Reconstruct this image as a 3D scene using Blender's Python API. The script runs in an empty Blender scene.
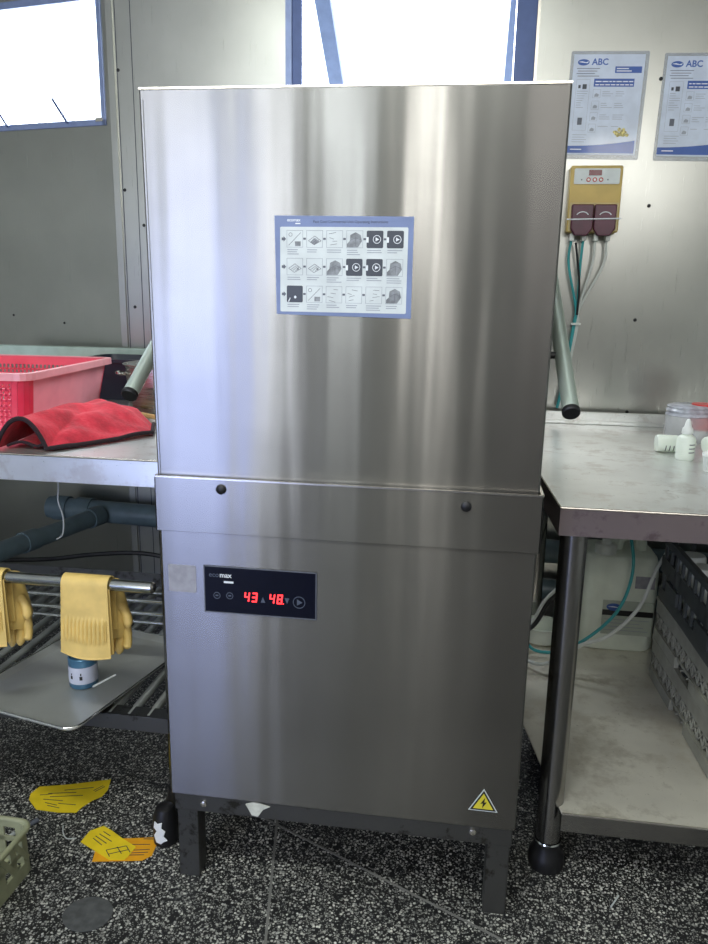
import bpy, bmesh, math, random
from mathutils import Vector, Matrix, Euler
C = bpy.context.scene.collection
S = bpy.context.scene
PI = math.pi

# ------------------------------------------------------------------ camera, world, light, exposure
F_PX, YAW, PITCH, ROLL = 760.0, 0.141, 0.229, 0.018
cam_d = bpy.data.cameras.new('camera'); cam = bpy.data.objects.new('camera', cam_d); C.objects.link(cam)
fw = Vector((-math.sin(YAW)*math.cos(PITCH), math.cos(YAW)*math.cos(PITCH), -math.sin(PITCH)))
rt = Vector((math.cos(YAW), math.sin(YAW), 0)); up = rt.cross(fw)
r2 = rt*math.cos(ROLL)+up*math.sin(ROLL); u2 = -rt*math.sin(ROLL)+up*math.cos(ROLL)
cam.matrix_world = Matrix.Translation((0.188, -1.189, 1.105)) @ Matrix((r2, u2, -fw)).transposed().to_4x4()
cam_d.sensor_fit = 'VERTICAL'; cam_d.sensor_height = 36.0; cam_d.lens = F_PX*36.0/944.0
cam_d.clip_start = 0.02
S.camera = cam

W = bpy.data.worlds.new('daylight'); S.world = W; W.use_nodes = True
bg = W.node_tree.nodes['Background']; bg.inputs[0].default_value = (0.80, 0.90, 1.0, 1); bg.inputs[1].default_value = 3.2

def area(name, loc, rot, sx, sy, power, col):
    d = bpy.data.lights.new(name, 'AREA'); d.shape = 'RECTANGLE'; d.size = sx; d.size_y = sy
    d.energy = power; d.color = col
    o = bpy.data.objects.new(name, d); C.objects.link(o); o.location = loc; o.rotation_euler = rot
    return o
# daylight entering by the window over the machine and the one on the left; lamps added to reflect in the steel stand behind the photographer
area('daylight_window_middle', (0.0, 1.30, 1.95), (math.radians(-65), 0, 0), 0.62, 0.7, 36, (0.9, 0.95, 1.0))
area('daylight_window_left', (-1.48, 1.70, 2.05), (math.radians(-65), 0, math.radians(-10)), 0.9, 0.6, 44, (0.86, 0.93, 1.0))
for n_, (x_, w_, z_, h_, p_, c_) in enumerate(((-1.38, .60, 0.66, 1.1, 20, (.34, .43, 1.0)), (-1.50, .50, 2.05, .6, 7.5, (1.0, .98, .92)), (-.98, .12, 1.5, 1.8, 8, (.93, .95, 1.0)), (-.55, .08, 1.9, 1.0, 6, (.9, .95, 1.0)), (-.02, .09, 1.9, 1.0, 9, (1.0, .97, .92)), (1.3, .45, 2.1, .5, 9, (1.0, .95, .90)), (.60, .42, 2.22, .26, 5, (1.0, .97, .94)))):
    area('added_light_behind', (x_, -3.22, z_), (math.radians(90), 0, 0), w_, h_, p_, c_)
area('added_ceiling_glow', (-0.3, -1.1, 2.5), (0, 0, 0), 1.2, 0.25, 28, (.95, 1.0, 0.95))  # unseen overhead lamp, added for light and steel reflections
S.view_settings.view_transform = 'Standard'; S.view_settings.look = 'None'
S.view_settings.gamma = 1; S.view_settings.use_curve_mapping = False
S.view_settings.exposure = 0.0

# ------------------------------------------------------------------ materials
def lin(c):
    return tuple(((v/255)/12.92 if v/255 <= .04045 else (((v/255)+.055)/1.055)**2.4) for v in c)+(1,)
def new_mat(name):
    m = bpy.data.materials.new(name); m.use_nodes = True
    return m, m.node_tree, m.node_tree.nodes['Principled BSDF']
def nd(t, kind, **kw):
    n = t.nodes.new(kind)
    for k, v in kw.items(): setattr(n, k, v)
    return n
def noise_fac(t, scale, detail=3, vec=(1, 1, 1), coord='Object', rough=.5):
    tc = nd(t, 'ShaderNodeTexCoord'); mp = nd(t, 'ShaderNodeMapping'); mp.inputs['Scale'].default_value = vec
    n = nd(t, 'ShaderNodeTexNoise'); n.inputs['Scale'].default_value = scale; n.inputs['Detail'].default_value = detail
    n.inputs['Roughness'].default_value = rough
    t.links.new(tc.outputs[coord], mp.inputs[0]); t.links.new(mp.outputs[0], n.inputs['Vector'])
    return n.outputs['Fac']
def ramp(t, fac, stops):
    r = nd(t, 'ShaderNodeValToRGB'); e = r.color_ramp.elements
    while len(e) < len(stops): e.new(.5)
    for i, (p, c) in enumerate(stops): e[i].position = p; e[i].color = c if len(c) == 4 else lin(c)
    t.links.new(fac, r.inputs[0]); return r.outputs[0]
def bump(t, b, fac, strength, dist, prev=None):
    n = nd(t, 'ShaderNodeBump'); n.inputs['Strength'].default_value = strength; n.inputs['Distance'].default_value = dist
    t.links.new(fac, n.inputs['Height'])
    if prev: t.links.new(prev, n.inputs['Normal'])
    t.links.new(n.outputs[0], b.inputs['Normal']); return n.outputs[0]
def plain(name, col, rough=.5, metal=0, var=.06, nscale=30, bmp=0, alpha=None, emit=None, estr=1, trans=0, sss=0, coat=0):
    m, t, b = new_mat(name); c = lin(col)
    lo = tuple(v*(1-var) for v in c[:3])+(1,); hi = tuple(min(1, v*(1+var)) for v in c[:3])+(1,)
    f = noise_fac(t, nscale)
    t.links.new(ramp(t, f, [(.35, lo), (.65, hi)]), b.inputs['Base Color'])
    b.inputs['Roughness'].default_value = rough; b.inputs['Metallic'].default_value = metal
    if bmp: bump(t, b, f, .4, bmp)
    if emit: b.inputs['Emission Color'].default_value = lin(emit); b.inputs['Emission Strength'].default_value = estr
    if trans: b.inputs['Transmission Weight'].default_value = trans
    if sss:
        b.inputs['Subsurface Weight'].default_value = sss; b.inputs['Subsurface Radius'].default_value = (.02, .02, .02)
        b.inputs['Subsurface Scale'].default_value = 1
    if coat: b.inputs['Coat Weight'].default_value = coat; b.inputs['Coat Roughness'].default_value = .08
    if alpha is not None: b.inputs['Alpha'].default_value = alpha
    return m
def steel(name, col, rough, aniso=0, grain='x', wave=0, wvec=(5, 1, .5), blot=.08, grime=None, fine=.00012, fstr=.25):
    """brushed sheet metal: fine grain, slow waves of the sheet, faint blotches"""
    m, t, b = new_mat(name); c = lin(col)
    f = noise_fac(t, 4, 4, (1, 1, 1))
    lo = tuple(v*(1-blot) for v in c[:3])+(1,); hi = tuple(min(1, v*(1+blot)) for v in c[:3])+(1,)
    colo = ramp(t, f, [(.35, lo), (.65, hi)])
    if grime:
        g = noise_fac(t, grime[1], 6, (1, 1, 1), rough=.7)
        mx = nd(t, 'ShaderNodeMix', data_type='RGBA'); mr = ramp(t, g, [(grime[2], (0, 0, 0, 1)), (grime[2]+.1, (1, 1, 1, 1))])
        t.links.new(mr, mx.inputs['Factor']); t.links.new(colo, mx.inputs[6]); mx.inputs[7].default_value = lin(grime[0]); colo = mx.outputs[2]
    t.links.new(colo, b.inputs['Base Color'])
    b.inputs['Metallic'].default_value = 1
    gv = {'x': (3, 3, 260), 'z': (260, 260, 3), 'y': (260, 3, 260), 'n': (60, 60, 60)}[grain]
    gf = noise_fac(t, 3, 3, gv)
    rr = nd(t, 'ShaderNodeMapRange'); k_ = .03 if aniso else .2
    rr.inputs[3].default_value = rough*(1-k_); rr.inputs[4].default_value = rough*(1+k_)
    t.links.new(gf, rr.inputs[0]); t.links.new(rr.outputs[0], b.inputs['Roughness'])
    n1 = bump(t, b, gf, fstr, fine) if not aniso else None
    if wave:
        wf = noise_fac(t, 1, 2.5 if aniso else 1, wvec)
        bump(t, b, wf, 1.0, wave, n1)
    if aniso:
        b.inputs['Anisotropic'].default_value = aniso
        tg = nd(t, 'ShaderNodeTangent', direction_type='RADIAL', axis='X'); t.links.new(tg.outputs[0], b.inputs['Tangent'])
    return m
M = {}
M['machine'] = steel('brushed_machine_steel', (122, 121, 118), .255, 1.0, 'x', .0035, (6.4, 1, .5), fine=.00001, fstr=.02)
M['machine_low'] = M['machine']
M['machine_dark'] = steel('dull_frame_steel', (110, 110, 108), .42, 0, 'n', 0, grime=((70, 68, 62), 18, .56))
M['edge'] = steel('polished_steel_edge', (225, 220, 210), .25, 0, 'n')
M['wall'] = steel('stainless_wall_sheet', (177, 178, 172), .30, 0, 'z', .004, (2.2, 2.2, 1.2), .06)
M['table'] = steel('worn_table_steel', (226, 228, 226), .30, 0, 'n', .0012, (9, 9, 9), .10, grime=((206, 204, 200), 14, .52))
M['shelf'] = steel('wet_shelf_steel', (220, 216, 202), .30, 0, 'n', .003, (14, 14, 14), .15, grime=((196, 190, 174), 7, .50))
M['handle'] = steel('bright_handle_tube', (222, 236, 224), .32, 0, 'n', 0)
M['handle'].node_tree.nodes['Principled BSDF'].inputs['Metallic'].default_value = .8
M['rail'] = plain('pale_green_rail', (176, 196, 186), .35, metal=.4)
M['tray'] = steel('dull_tray_steel', (190, 192, 188), .33, 0, 'n', .001, (7, 7, 7), .12)
M['tube'] = steel('polished_steel_tube', (205, 208, 204), .16, 0, 'n', 0)
M['tube_dark'] = steel('grimy_steel_tube', (150, 148, 145), .24, 0, 'n', 0, grime=((90, 74, 58), 10, .60))
M['fascia'] = steel('smudged_fascia_steel', (188, 172, 174), .36, 0, 'n', .001, (9, 9, 9), .12, grime=((156, 138, 142), 16, .55))
M['pvc'] = plain('grey_pvc_pipe', (98, 116, 122), .38, var=.1)
M['black'] = plain('black_plastic', (18, 18, 20), .45)
M['black_gloss'] = plain('black_glass_panel', (10, 13, 28), .12)
M['white'] = plain('white_plastic', (228, 232, 226), .4, sss=.1)
M['white_paint'] = plain('flaking_white_paint', (225, 228, 230), .7)
M['milky'] = plain('milky_plastic', (232, 240, 226), .42, sss=.3, var=.03)
M['navy'] = plain('dark_blue_plastic', (30, 36, 52), .4)
M['black_gloss'].node_tree.nodes['Principled BSDF'].inputs['Specular IOR Level'].default_value = .2
M['red_led'] = plain('red_led', (255, 60, 60), .5, emit=(255, 45, 50), estr=3.0)
M['dim_mark'] = plain('faint_panel_print', (80, 88, 104), .4)
M['white_print'] = plain('white_print', (225, 230, 235), .5)
M['paper'] = plain('paper_white', (196, 206, 222), .35, coat=.4)
M['sticker'] = plain('sticker_white', (205, 212, 212), .45)
M['sticker_blue'] = plain('sticker_blue', (112, 128, 168), .45)
M['ink'] = plain('grey_ink', (92, 96, 106), .5)
M['ink_light'] = plain('light_grey_ink', (150, 156, 166), .5)
M['ink_dark'] = plain('dark_ink', (52, 58, 68), .4)
M['pic'] = plain('grey_picture_ink', (128, 132, 136), .5, var=.3, nscale=120)
M['blue'] = plain('poster_blue', (44, 84, 160), .35, coat=.4)
M['lamin'] = plain('clear_laminate', (190, 198, 206), .15, alpha=.35)
M['food'] = plain('picture_food_yellow', (196, 184, 120), .5, var=.5, nscale=160)
M['yellow_box'] = plain('aged_yellow_plastic', (190, 164, 92), .42, var=.12, nscale=12)
M['cream'] = plain('cream_plastic', (205, 190, 140), .45)
M['purple'] = plain('smoked_purple_plastic', (76, 22, 46), .3, var=.2, nscale=25)
M['red_dark'] = plain('dark_red_display', (100, 20, 30), .25)
M['red_ring'] = plain('red_button_ring', (180, 50, 45), .4)
M['teal'] = plain('teal_hose', (62, 158, 162), .35, sss=.1)
M['clear_hose'] = plain('white_hose', (205, 210, 205), .35)
M['grey_sticker'] = plain('silver_sticker', (150, 150, 158), .35, var=.1, nscale=80)
M['frame_blue'] = plain('blue_grey_aluminium_frame', (66, 82, 122), .35, metal=.4)
M['frame_light'] = plain('pale_aluminium_frame', (132, 148, 184), .35, metal=.3)
M['glove'] = plain('yellow_rubber', (222, 190, 112), .55, sss=.08, var=.08)
M['cloth'] = None
M['cloth_edge'] = plain('dark_cloth_hem', (36, 22, 28), .95, bmp=.001, nscale=200)
M['crate_grey'] = plain('grey_rack_plastic', (142, 142, 130), .5, var=.1)
M['crate_dark'] = plain('dark_rack_plastic', (62, 66, 66), .5, var=.1)
M['crate_green'] = plain('olive_crate_plastic', (146, 149, 120), .5, var=.08)
M['jug_label'] = plain('pale_jug_label', (178, 186, 172), .5)
M['tin_blue'] = plain('blue_tin', (76, 120, 150), .3, metal=.3)
M['tin_label'] = plain('pale_tin_label', (196, 200, 214), .45)
M['glass_clear'] = plain('clear_plastic_jar', (225, 230, 235), .08, alpha=.35)
M['jar_lid'] = plain('ribbed_clear_lid', (196, 200, 210), .2, alpha=.75, var=.2, nscale=60)
M['red_lid'] = plain('red_lid', (205, 60, 55), .35)
M['wood'] = plain('pale_wood', (200, 165, 110), .6)
M['shelf'].node_tree.nodes['Principled BSDF'].inputs['Metallic'].default_value = .35
M['table'].node_tree.nodes['Principled BSDF'].inputs['Metallic'].default_value = .82
M['tray'].node_tree.nodes['Principled BSDF'].inputs['Metallic'].default_value = .5
M['bar'] = plain('grey_steel_bar', (190, 194, 190), .28, metal=.6)
M['pot'] = steel('steel_pot', (170, 172, 165), .28, 0, 'x', 0)
M['warn_yellow'] = plain('warning_yellow', (214, 200, 60), .4)
M['ceiling'] = plain('painted_ceiling', (205, 205, 198), .8)
M['plaster'] = plain('painted_wall', (176, 178, 172), .7)
M['dark_reflect'] = plain('dark_reflection_panel', (60, 64, 74), .6)
M['stain'] = plain('lime_scale', (196, 198, 186), .8, var=.15, nscale=80)
M['lamp'] = plain('added_lit_tube', (255, 250, 240), .5, emit=(255, 248, 235), estr=7)
M['sky_pane'] = None
M['cable'] = plain('black_cable', (24, 25, 27), .5)
M['cement'] = plain('cement_patch', (74, 76, 76), .9, var=.2, nscale=60)
M['joint'] = plain('pale_floor_joint', (118, 118, 114), .7)
M['string'] = plain('white_string', (190, 196, 196), .8)

def cloth_mat():
    m, t, b = new_mat('red_terry_cloth')
    f = noise_fac(t, 18, 5, rough=.7)
    t.links.new(ramp(t, f, [(.3, (150, 24, 40)), (.55, (198, 38, 58)), (.75, (216, 66, 80))]), b.inputs['Base Color'])
    b.inputs['Roughness'].default_value = .95; b.inputs['Sheen Weight'].default_value = .1
    n = noise_fac(t, 260, 3); p = bump(t, b, n, .6, .002); bump(t, b, noise_fac(t, 22, 3), .7, .008, p)
    return m
M['cloth'] = cloth_mat()
def basket_mat():
    m, t, b = new_mat('pink_red_plastic')
    f = noise_fac(t, 9, 4)
    t.links.new(ramp(t, f, [(.3, (214, 52, 82)), (.7, (236, 92, 112))]), b.inputs['Base Color'])
    b.inputs['Roughness'].default_value = .3; b.inputs['Subsurface Weight'].default_value = .25
    b.inputs['Subsurface Radius'].default_value = (.02, .008, .008); b.inputs['Subsurface Scale'].default_value = 1
    return m
M['basket'] = basket_mat()
M['basket_rim'] = plain('pale_pink_plastic', (226, 150, 156), .35, sss=.2)
M['basket_gloss'] = plain('pink_painted_gloss', (226, 150, 160), .4, sss=.2, var=.14, nscale=8)  # gloss on the red side wall, put into a paler colour
def floor_mat():
    m, t, b = new_mat('terrazzo_floor')
    tc = nd(t, 'ShaderNodeTexCoord')
    def chips(scale, lo, hi, sub):
        v = nd(t, 'ShaderNodeTexVoronoi', feature='F1'); v.inputs['Scale'].default_value = scale
        t.links.new(tc.outputs['Object'], v.inputs['Vector'])
        sep = nd(t, 'ShaderNodeSeparateColor'); t.links.new(v.outputs['Color'], sep.inputs[0])
        sel = nd(t, 'ShaderNodeMath', operation='GREATER_THAN'); sel.inputs[1].default_value = sub
        t.links.new(sep.outputs[0], sel.inputs[0])
        d = nd(t, 'ShaderNodeMapRange'); d.inputs[1].default_value = lo; d.inputs[2].default_value = hi; d.inputs[3].default_value = 1; d.inputs[4].default_value = 0
        t.links.new(v.outputs['Distance'], d.inputs[0])
        mu = nd(t, 'ShaderNodeMath', operation='MULTIPLY'); t.links.new(sel.outputs[0], mu.inputs[0]); t.links.new(d.outputs[0], mu.inputs[1])
        return mu.outputs[0], sep.outputs[1]
    f1, c1 = chips(170, .36, .48, .40)
    f2, c2 = chips(330, .34, .48, .42)
    base = nd(t, 'ShaderNodeMix', data_type='RGBA'); base.inputs[6].default_value = lin((30, 31, 33))
    t.links.new(f2, base.inputs['Factor']); t.links.new(ramp(t, c2, [(0, (100, 101, 100)), (1, (204, 205, 198))]), base.inputs[7])
    top = nd(t, 'ShaderNodeMix', data_type='RGBA'); t.links.new(base.outputs[2], top.inputs[6])
    t.links.new(f1, top.inputs['Factor']); t.links.new(ramp(t, c1, [(0, (110, 111, 108)), (1, (240, 240, 232))]), top.inputs[7])
    dirt = noise_fac(t, 3, 4)
    mul = nd(t, 'ShaderNodeMix', data_type='RGBA', blend_type='MULTIPLY'); mul.inputs['Factor'].default_value = 1
    t.links.new(top.outputs[2], mul.inputs[6]); t.links.new(ramp(t, dirt, [(.3, (190, 190, 190)), (.7, (255, 255, 252))]), mul.inputs[7])
    t.links.new(mul.outputs[2], b.inputs['Base Color']); b.inputs['Roughness'].default_value = .5
    return m
M['floor'] = floor_mat()

# ------------------------------------------------------------------ mesh helpers
def XF(loc=(0, 0, 0), rot=(0, 0, 0)): return Matrix.Translation(loc) @ Euler(rot).to_matrix().to_4x4()
class MB:
    def __init__(s, xf=None): s.v = []; s.f = []; s.xf = xf or Matrix()
    def add(s, vs, fs):
        b = len(s.v); s.v += [s.xf @ Vector(p) for p in vs]; s.f += [tuple(b+i for i in f) for f in fs]; return s
    def box(s, x0, x1, y0, y1, z0, z1, m=None):
        p = [Vector((x, y, z)) for z in (z0, z1) for y in (y0, y1) for x in (x0, x1)]
        if m: p = [m @ q for q in p]
        return s.add(p, [(0, 2, 3, 1), (4, 5, 7, 6), (0, 1, 5, 4), (2, 6, 7, 3), (0, 4, 6, 2), (1, 3, 7, 5)])
    def bar(s, a, b, w, h=None):
        a = Vector(a); b = Vector(b); h = h or w; d = (b-a); L = d.length; d = d/L
        u = Vector((0, 0, 1)) if abs(d.z) < .9 else Vector((0, 1, 0)); x = d.cross(u).normalized(); z = x.cross(d)
        m = Matrix((x, d, z)).transposed().to_4x4(); m.translation = a
        return s.box(-w/2, w/2, 0, L, -h/2, h/2, m)
    def path(s, pts, r, n=12, cap=True, closed=False):
        pts = [Vector(p) for p in pts]; N = len(pts); rs = r if isinstance(r, (list, tuple)) else [r]*N
        prev = None; vs = []
        for i, p in enumerate(pts):
            if closed: d = pts[(i+1) % N]-pts[i-1]
            else: d = pts[min(i+1, N-1)]-pts[max(i-1, 0)]
            d.normalize()
            if prev is None:
                u = Vector((0, 0, 1)) if abs(d.z) < .9 else Vector((1, 0, 0)); a = d.cross(u).normalized()
            else: a = (prev-d*prev.dot(d)).normalized()
            prev = a; bb = d.cross(a)
            for k in range(n):
                t = 2*PI*k/n; vs.append(p+(a*math.cos(t)+bb*math.sin(t))*rs[i])
        fs = []
        for i in range(N if closed else N-1):
            j = (i+1) % N
            for k in range(n):
                k2 = (k+1) % n; fs.append((i*n+k, i*n+k2, j*n+k2, j*n+k))
        if cap and not closed: fs += [tuple(range(n))[::-1], tuple((N-1)*n+k for k in range(n))]
        return s.add(vs, fs)
    def lathe(s, prof, c=(0, 0, 0), n=28, m=None, cap=(True, True)):
        vs = []
        for r, z in prof:
            for k in range(n):
                t = 2*PI*k/n; p = Vector((r*math.cos(t), r*math.sin(t), z))
                if m: p = m @ p
                vs.append(p+Vector(c))
        fs = []
        for i in range(len(prof)-1):
            for k in range(n):
                k2 = (k+1) % n; fs.append((i*n+k, i*n+k2, (i+1)*n+k2, (i+1)*n+k))
        if cap[0]: fs.append(tuple(range(n))[::-1])
        if cap[1]: fs.append(tuple((len(prof)-1)*n+k for k in range(n)))
        return s.add(vs, fs)
    def prism(s, poly, z0, z1, m=None):
        """polygon in the local xy plane extruded along local z"""
        n = len(poly); p = [Vector((x, y, z0)) for x, y in poly]+[Vector((x, y, z1)) for x, y in poly]
        if m: p = [m @ q for q in p]
        return s.add(p, [tuple(range(n))[::-1], tuple(range(n, 2*n))]+[(i, (i+1) % n, n+(i+1) % n, n+i) for i in range(n)])
    def grid(s, fn, nu, nv, closed_u=False):
        vs = [fn(i/(nu if closed_u else nu-1), j/(nv-1)) for j in range(nv) for i in range(nu)]
        fs = []
        for j in range(nv-1):
            for i in range(nu if closed_u else nu-1):
                i2 = (i+1) % nu; fs.append((j*nu+i, j*nu+i2, (j+1)*nu+i2, (j+1)*nu+i))
        return s.add(vs, fs)
    def build(s, name, mat, parent=None, smooth=False, bevel=0, solid=0, sub=0, seg=2):
        me = bpy.data.meshes.new(name); me.from_pydata([tuple(v) for v in s.v], [], s.f)
        bm = bmesh.new(); bm.from_mesh(me); bmesh.ops.recalc_face_normals(bm, faces=bm.faces); bm.to_mesh(me); bm.free()
        me.materials.append(M[mat] if isinstance(mat, str) else mat)
        o = bpy.data.objects.new(name, me); C.objects.link(o)
        if parent: o.parent = parent; o.matrix_parent_inverse = Matrix.Translation(parent.location).inverted() if parent.type == 'EMPTY' else Matrix()
        if solid: md = o.modifiers.new('solid', 'SOLIDIFY'); md.thickness = solid; md.offset = 0
        if bevel:
            md = o.modifiers.new('bevel', 'BEVEL'); md.width = bevel; md.segments = seg; md.limit_method = 'ANGLE'; md.angle_limit = .6
        if sub: md = o.modifiers.new('sub', 'SUBSURF'); md.levels = sub; md.render_levels = sub
        if smooth:
            for p in me.polygons: p.use_smooth = True
            if not sub:
                md = o.modifiers.new('weld', 'EDGE_SPLIT'); md.split_angle = math.radians(40)
        return o
def multi(name, pairs, parent=None, smooth=False, bevel=0):
    """one mesh with several materials"""
    v = []; f = []; mi = []; mats = []
    for mb, mt in pairs:
        if not mb.f: continue
        b = len(v); v += [tuple(q) for q in mb.v]; f += [tuple(b+i for i in q) for q in mb.f]; mi += [len(mats)]*len(mb.f); mats.append(M[mt])
    me = bpy.data.meshes.new(name); me.from_pydata(v, [], f)
    for m_ in mats: me.materials.append(m_)
    for p, k in zip(me.polygons, mi): p.material_index = k; p.use_smooth = smooth
    bm = bmesh.new(); bm.from_mesh(me); bmesh.ops.recalc_face_normals(bm, faces=bm.faces); bm.to_mesh(me); bm.free()
    o = bpy.data.objects.new(name, me); C.objects.link(o)
    if parent: o.parent = parent; o.matrix_parent_inverse = Matrix.Translation(parent.location).inverted() if parent.type == 'EMPTY' else Matrix()
    if smooth: md = o.modifiers.new('split', 'EDGE_SPLIT'); md.split_angle = math.radians(40)
    return o
def tag(o, label=None, cat=None, group=None, kind=None):
    for k, v in (('label', label), ('category', cat), ('group', group), ('kind', kind)):
        if v: o[k] = v
    return o
def thing(name, loc, label, cat, group=None):
    o = bpy.data.objects.new(name, None); C.objects.link(o); o.location = loc; o.empty_display_size = .05
    return tag(o, label, cat, group)
def struct(o): o['kind'] = 'structure'; return o
def lbl(o, l): o['label'] = l; return o
def text_mesh(body, size, m, depth=.0002, bold=0, align='LEFT'):
    cu = bpy.data.curves.new('lettering', 'FONT'); cu.body = body; cu.size = size; cu.extrude = depth; cu.offset = bold; cu.align_x = align
    cu.resolution_u = 3
    to = bpy.data.objects.new('lettering', cu); C.objects.link(to)
    me = bpy.data.meshes.new_from_object(to.evaluated_get(bpy.context.evaluated_depsgraph_get()))
    bpy.data.objects.remove(to); bpy.data.curves.remove(cu)
    me.transform(m); return me
def text(name, body, size, m, mat, parent, bold=0, align='LEFT'):
    me = text_mesh(body, size, m, bold=bold, align=align); me.materials.clear(); me.materials.append(M[mat])
    o = bpy.data.objects.new(name, me); C.objects.link(o); o.parent = parent
    if parent.type == 'EMPTY': o.matrix_parent_inverse = Matrix.Translation(parent.location).inverted()
    return o
def face_xf(x, y, z, rz=0):
    """frame on a wall facing -y: local x right, local y up, local z towards the viewer"""
    return Matrix.Translation((x, y, z)) @ Matrix.Rotation(rz, 4, 'Z') @ Matrix.Rotation(PI/2, 4, 'X')
def arc(c, r, a0, a1, n, ax='xy'):
    out = []
    for i in range(n+1):
        t = a0+(a1-a0)*i/n; out.append((c[0]+r*math.cos(t), c[1]+r*math.sin(t)))
    return out
def rrect(x0, x1, y0, y1, r, n=4):
    return (arc((x1-r, y0+r), r, -PI/2, 0, n)+arc((x1-r, y1-r), r, 0, PI/2, n)+arc((x0+r, y1-r), r, PI/2, PI, n)+arc((x0+r, y0+r), r, PI, 1.5*PI, n))
def bez(pts, n=12):
    """smooth curve through the points (Catmull-Rom)"""
    P = [Vector(p) for p in pts]; P = [P[0]*2-P[1]]+P+[P[-1]*2-P[-2]]; out = []
    for i in range(1, len(P)-2):
        for k in range(n):
            t = k/n; a, b, c, d = P[i-1], P[i], P[i+1], P[i+2]
            out.append(.5*((2*b)+(-a+c)*t+(2*a-5*b+4*c-d)*t*t+(-a+3*b-3*c+d)*t**3))
    out.append(P[-2]); return out
def ellipse(cx, cy, rx, ry, n=20): return [(cx+rx*math.cos(2*PI*k/n), cy+ry*math.sin(2*PI*k/n)) for k in range(n)]

# ------------------------------------------------------------------ the room
BW = 1.12                                   # back wall plane
fl = struct(MB().box(-2.6, 1.8, -3.3, 2.0, -.05, 0).build('floor', 'floor'))
for a, b in (((-.19, .35), (-.045, -.45)), ((-.20, .205), (.85, -.306)), ((-.9, -.62), (1.4, -.9))):
    MB().bar((a[0], a[1], .0003), (b[0], b[1], .0003), .0048, .0006).build('floor_joint', 'joint', fl)
MB().prism(ellipse(-.44, -.105, .045, .04, 24), 0, .0012).build('cement_plug', 'cement', fl)
struct(MB().box(-2.6, 1.8, -3.3, 2.0, 2.62, 2.67).build('ceiling', 'ceiling'))
# back wall of steel sheet with the middle window opening x -.352...352 z 1.30..2.35
wx0, wx1, wz0, wz1 = -.338, .335, 1.30, 2.35
w = MB()
w.box(-.885, wx0, BW, BW+.06, 0, 2.62); w.box(wx1, 1.8, BW, BW+.06, 0, 2.62)
w.box(wx0, wx1, BW, BW+.06, 0, wz0); w.box(wx0, wx1, BW, BW+.06, wz1, 2.62)
wall = struct(w.build('wall_back', 'wall'))
for x in (-.862, -.815): MB().box(x-.001, x+.001, BW-.0012, BW, 0, 2.62).build('panel_seam', 'ink_dark', wall)
MB().box(-.888, -.868, BW-.006, BW, 0, 2.62).build('corner_strip', 'wall', wall)
for x, z in ((-.859, 1.734), (-.856, 1.402), (-.841, 1.056), (.664, 1.049), (.669, 1.681), (.671, 1.359), (.667, .784), (-.80, 1.3)):
    MB(face_xf(x, BW, z)).lathe([(.005, 0), (.005, .001), (.002, .0022)], n=12).build('screw', 'black', wall)
struct(MB().box(.335, .343, BW-.004, BW, 1.28, 2.37).build('trim_1', 'edge'))
struct(MB().box(-.356, -.338, BW-.006, BW, 1.28, 2.37).build('trim_2', 'frame_light'))
# left wall, turned away by ten degrees
ang = math.radians(10)
LX = Matrix.Translation((-.885, BW, 0)) @ Matrix.Rotation(-ang, 4, 'Z') @ Matrix.Scale(-1, 4, (1, 0, 0))
# local x runs leftwards along the wall
def lbox(mb, x0, x1, y0, y1, z0, z1): return mb.box(x0, x1, y0, y1, z0, z1, LX)
w = MB(); lbox(w, 0, .02, 0, .06, 0, 2.62); lbox(w, .02, 1.0, 0, .06, 0, 1.585); lbox(w, .02, 1.0, 0, .06, 1.945, 2.62); lbox(w, 1.0, 1.85, 0, .06, 0, 2.62)
wl = struct(w.build('wall_left', 'wall'))
for x, z in ((.42, 1.02), (.22, 1.0)): MB(LX @ face_xf(x, 0, z)).lathe([(.004, 0), (.004, .001), (.002, .002)], n=10).build('screw', 'black', wl)
struct(MB().box(-2.66, -2.6, -3.3, 2.0, 0, 2.62).build('wall_far_left', 'plaster'))
struct(MB().box(1.8, 1.86, -3.3, 2.0, 0, 2.62).build('wall_right', 'plaster'))
# wall behind the photographer: painted, with windows and a dark door added for the steel to reflect
FY = -3.25
w = MB(); added_wins = [(-1.83, -1.17), (-1.05, -.91), (-.6, -.5), (-.08, .04), (1.05, 1.55)]
x = -2.6
for a, b in added_wins:
    w.box(x, a, FY-.06, FY, 0, 2.62); w.box(a, b, FY-.06, FY, 0, 1.8 if a > 1 else .1 if a < -.9 else 1.35); w.box(a, b, FY-.06, FY, 2.4, 2.62); x = b
w.box(x, 1.8, FY-.06, FY, 0, 2.62)
struct(w.build('wall_front', 'plaster')); struct(MB().box(.98, 1.8, FY, FY+.02, 0, 1.0).box(-.90, .12, FY, FY+.02, 0, .9).box(-2.6, -1.84, FY, FY+.02, 0, .9).build('added_dark_panels', 'dark_reflect'))  # dark lower panels added to darken what the steel reflects low down
for i, (a, b) in enumerate(added_wins):
    wn = MB(); z0 = 1.8 if a > 1 else .1 if a < -.9 else 1.35
    for q in ((a, a+.02, z0, 2.4), (b-.02, b, z0, 2.4), (a, b, z0, z0+.03), (a, b, 2.37, 2.4)): wn.box(q[0], q[1], FY-.04, FY+.01, q[2], q[3])
    struct(wn.build('window_%d' % (i+3), 'frame_blue'))
struct(MB().box(.12, .98, FY, FY+.04, 0, 2.05).build('added_door_1', 'navy'))  # invented door, a dark shape for the steel to mirror
tw = MB()
for q in ((.36, .39, 2.07, 2.37), (.81, .84, 2.07, 2.37), (.36, .84, 2.07, 2.09), (.36, .84, 2.35, 2.37)): tw.box(q[0], q[1], FY, FY+.04, q[2], q[3])
struct(tw.build('window_8', 'frame_blue'))  # invented transom frame round an added lamp that brightens the hood's right side

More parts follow.
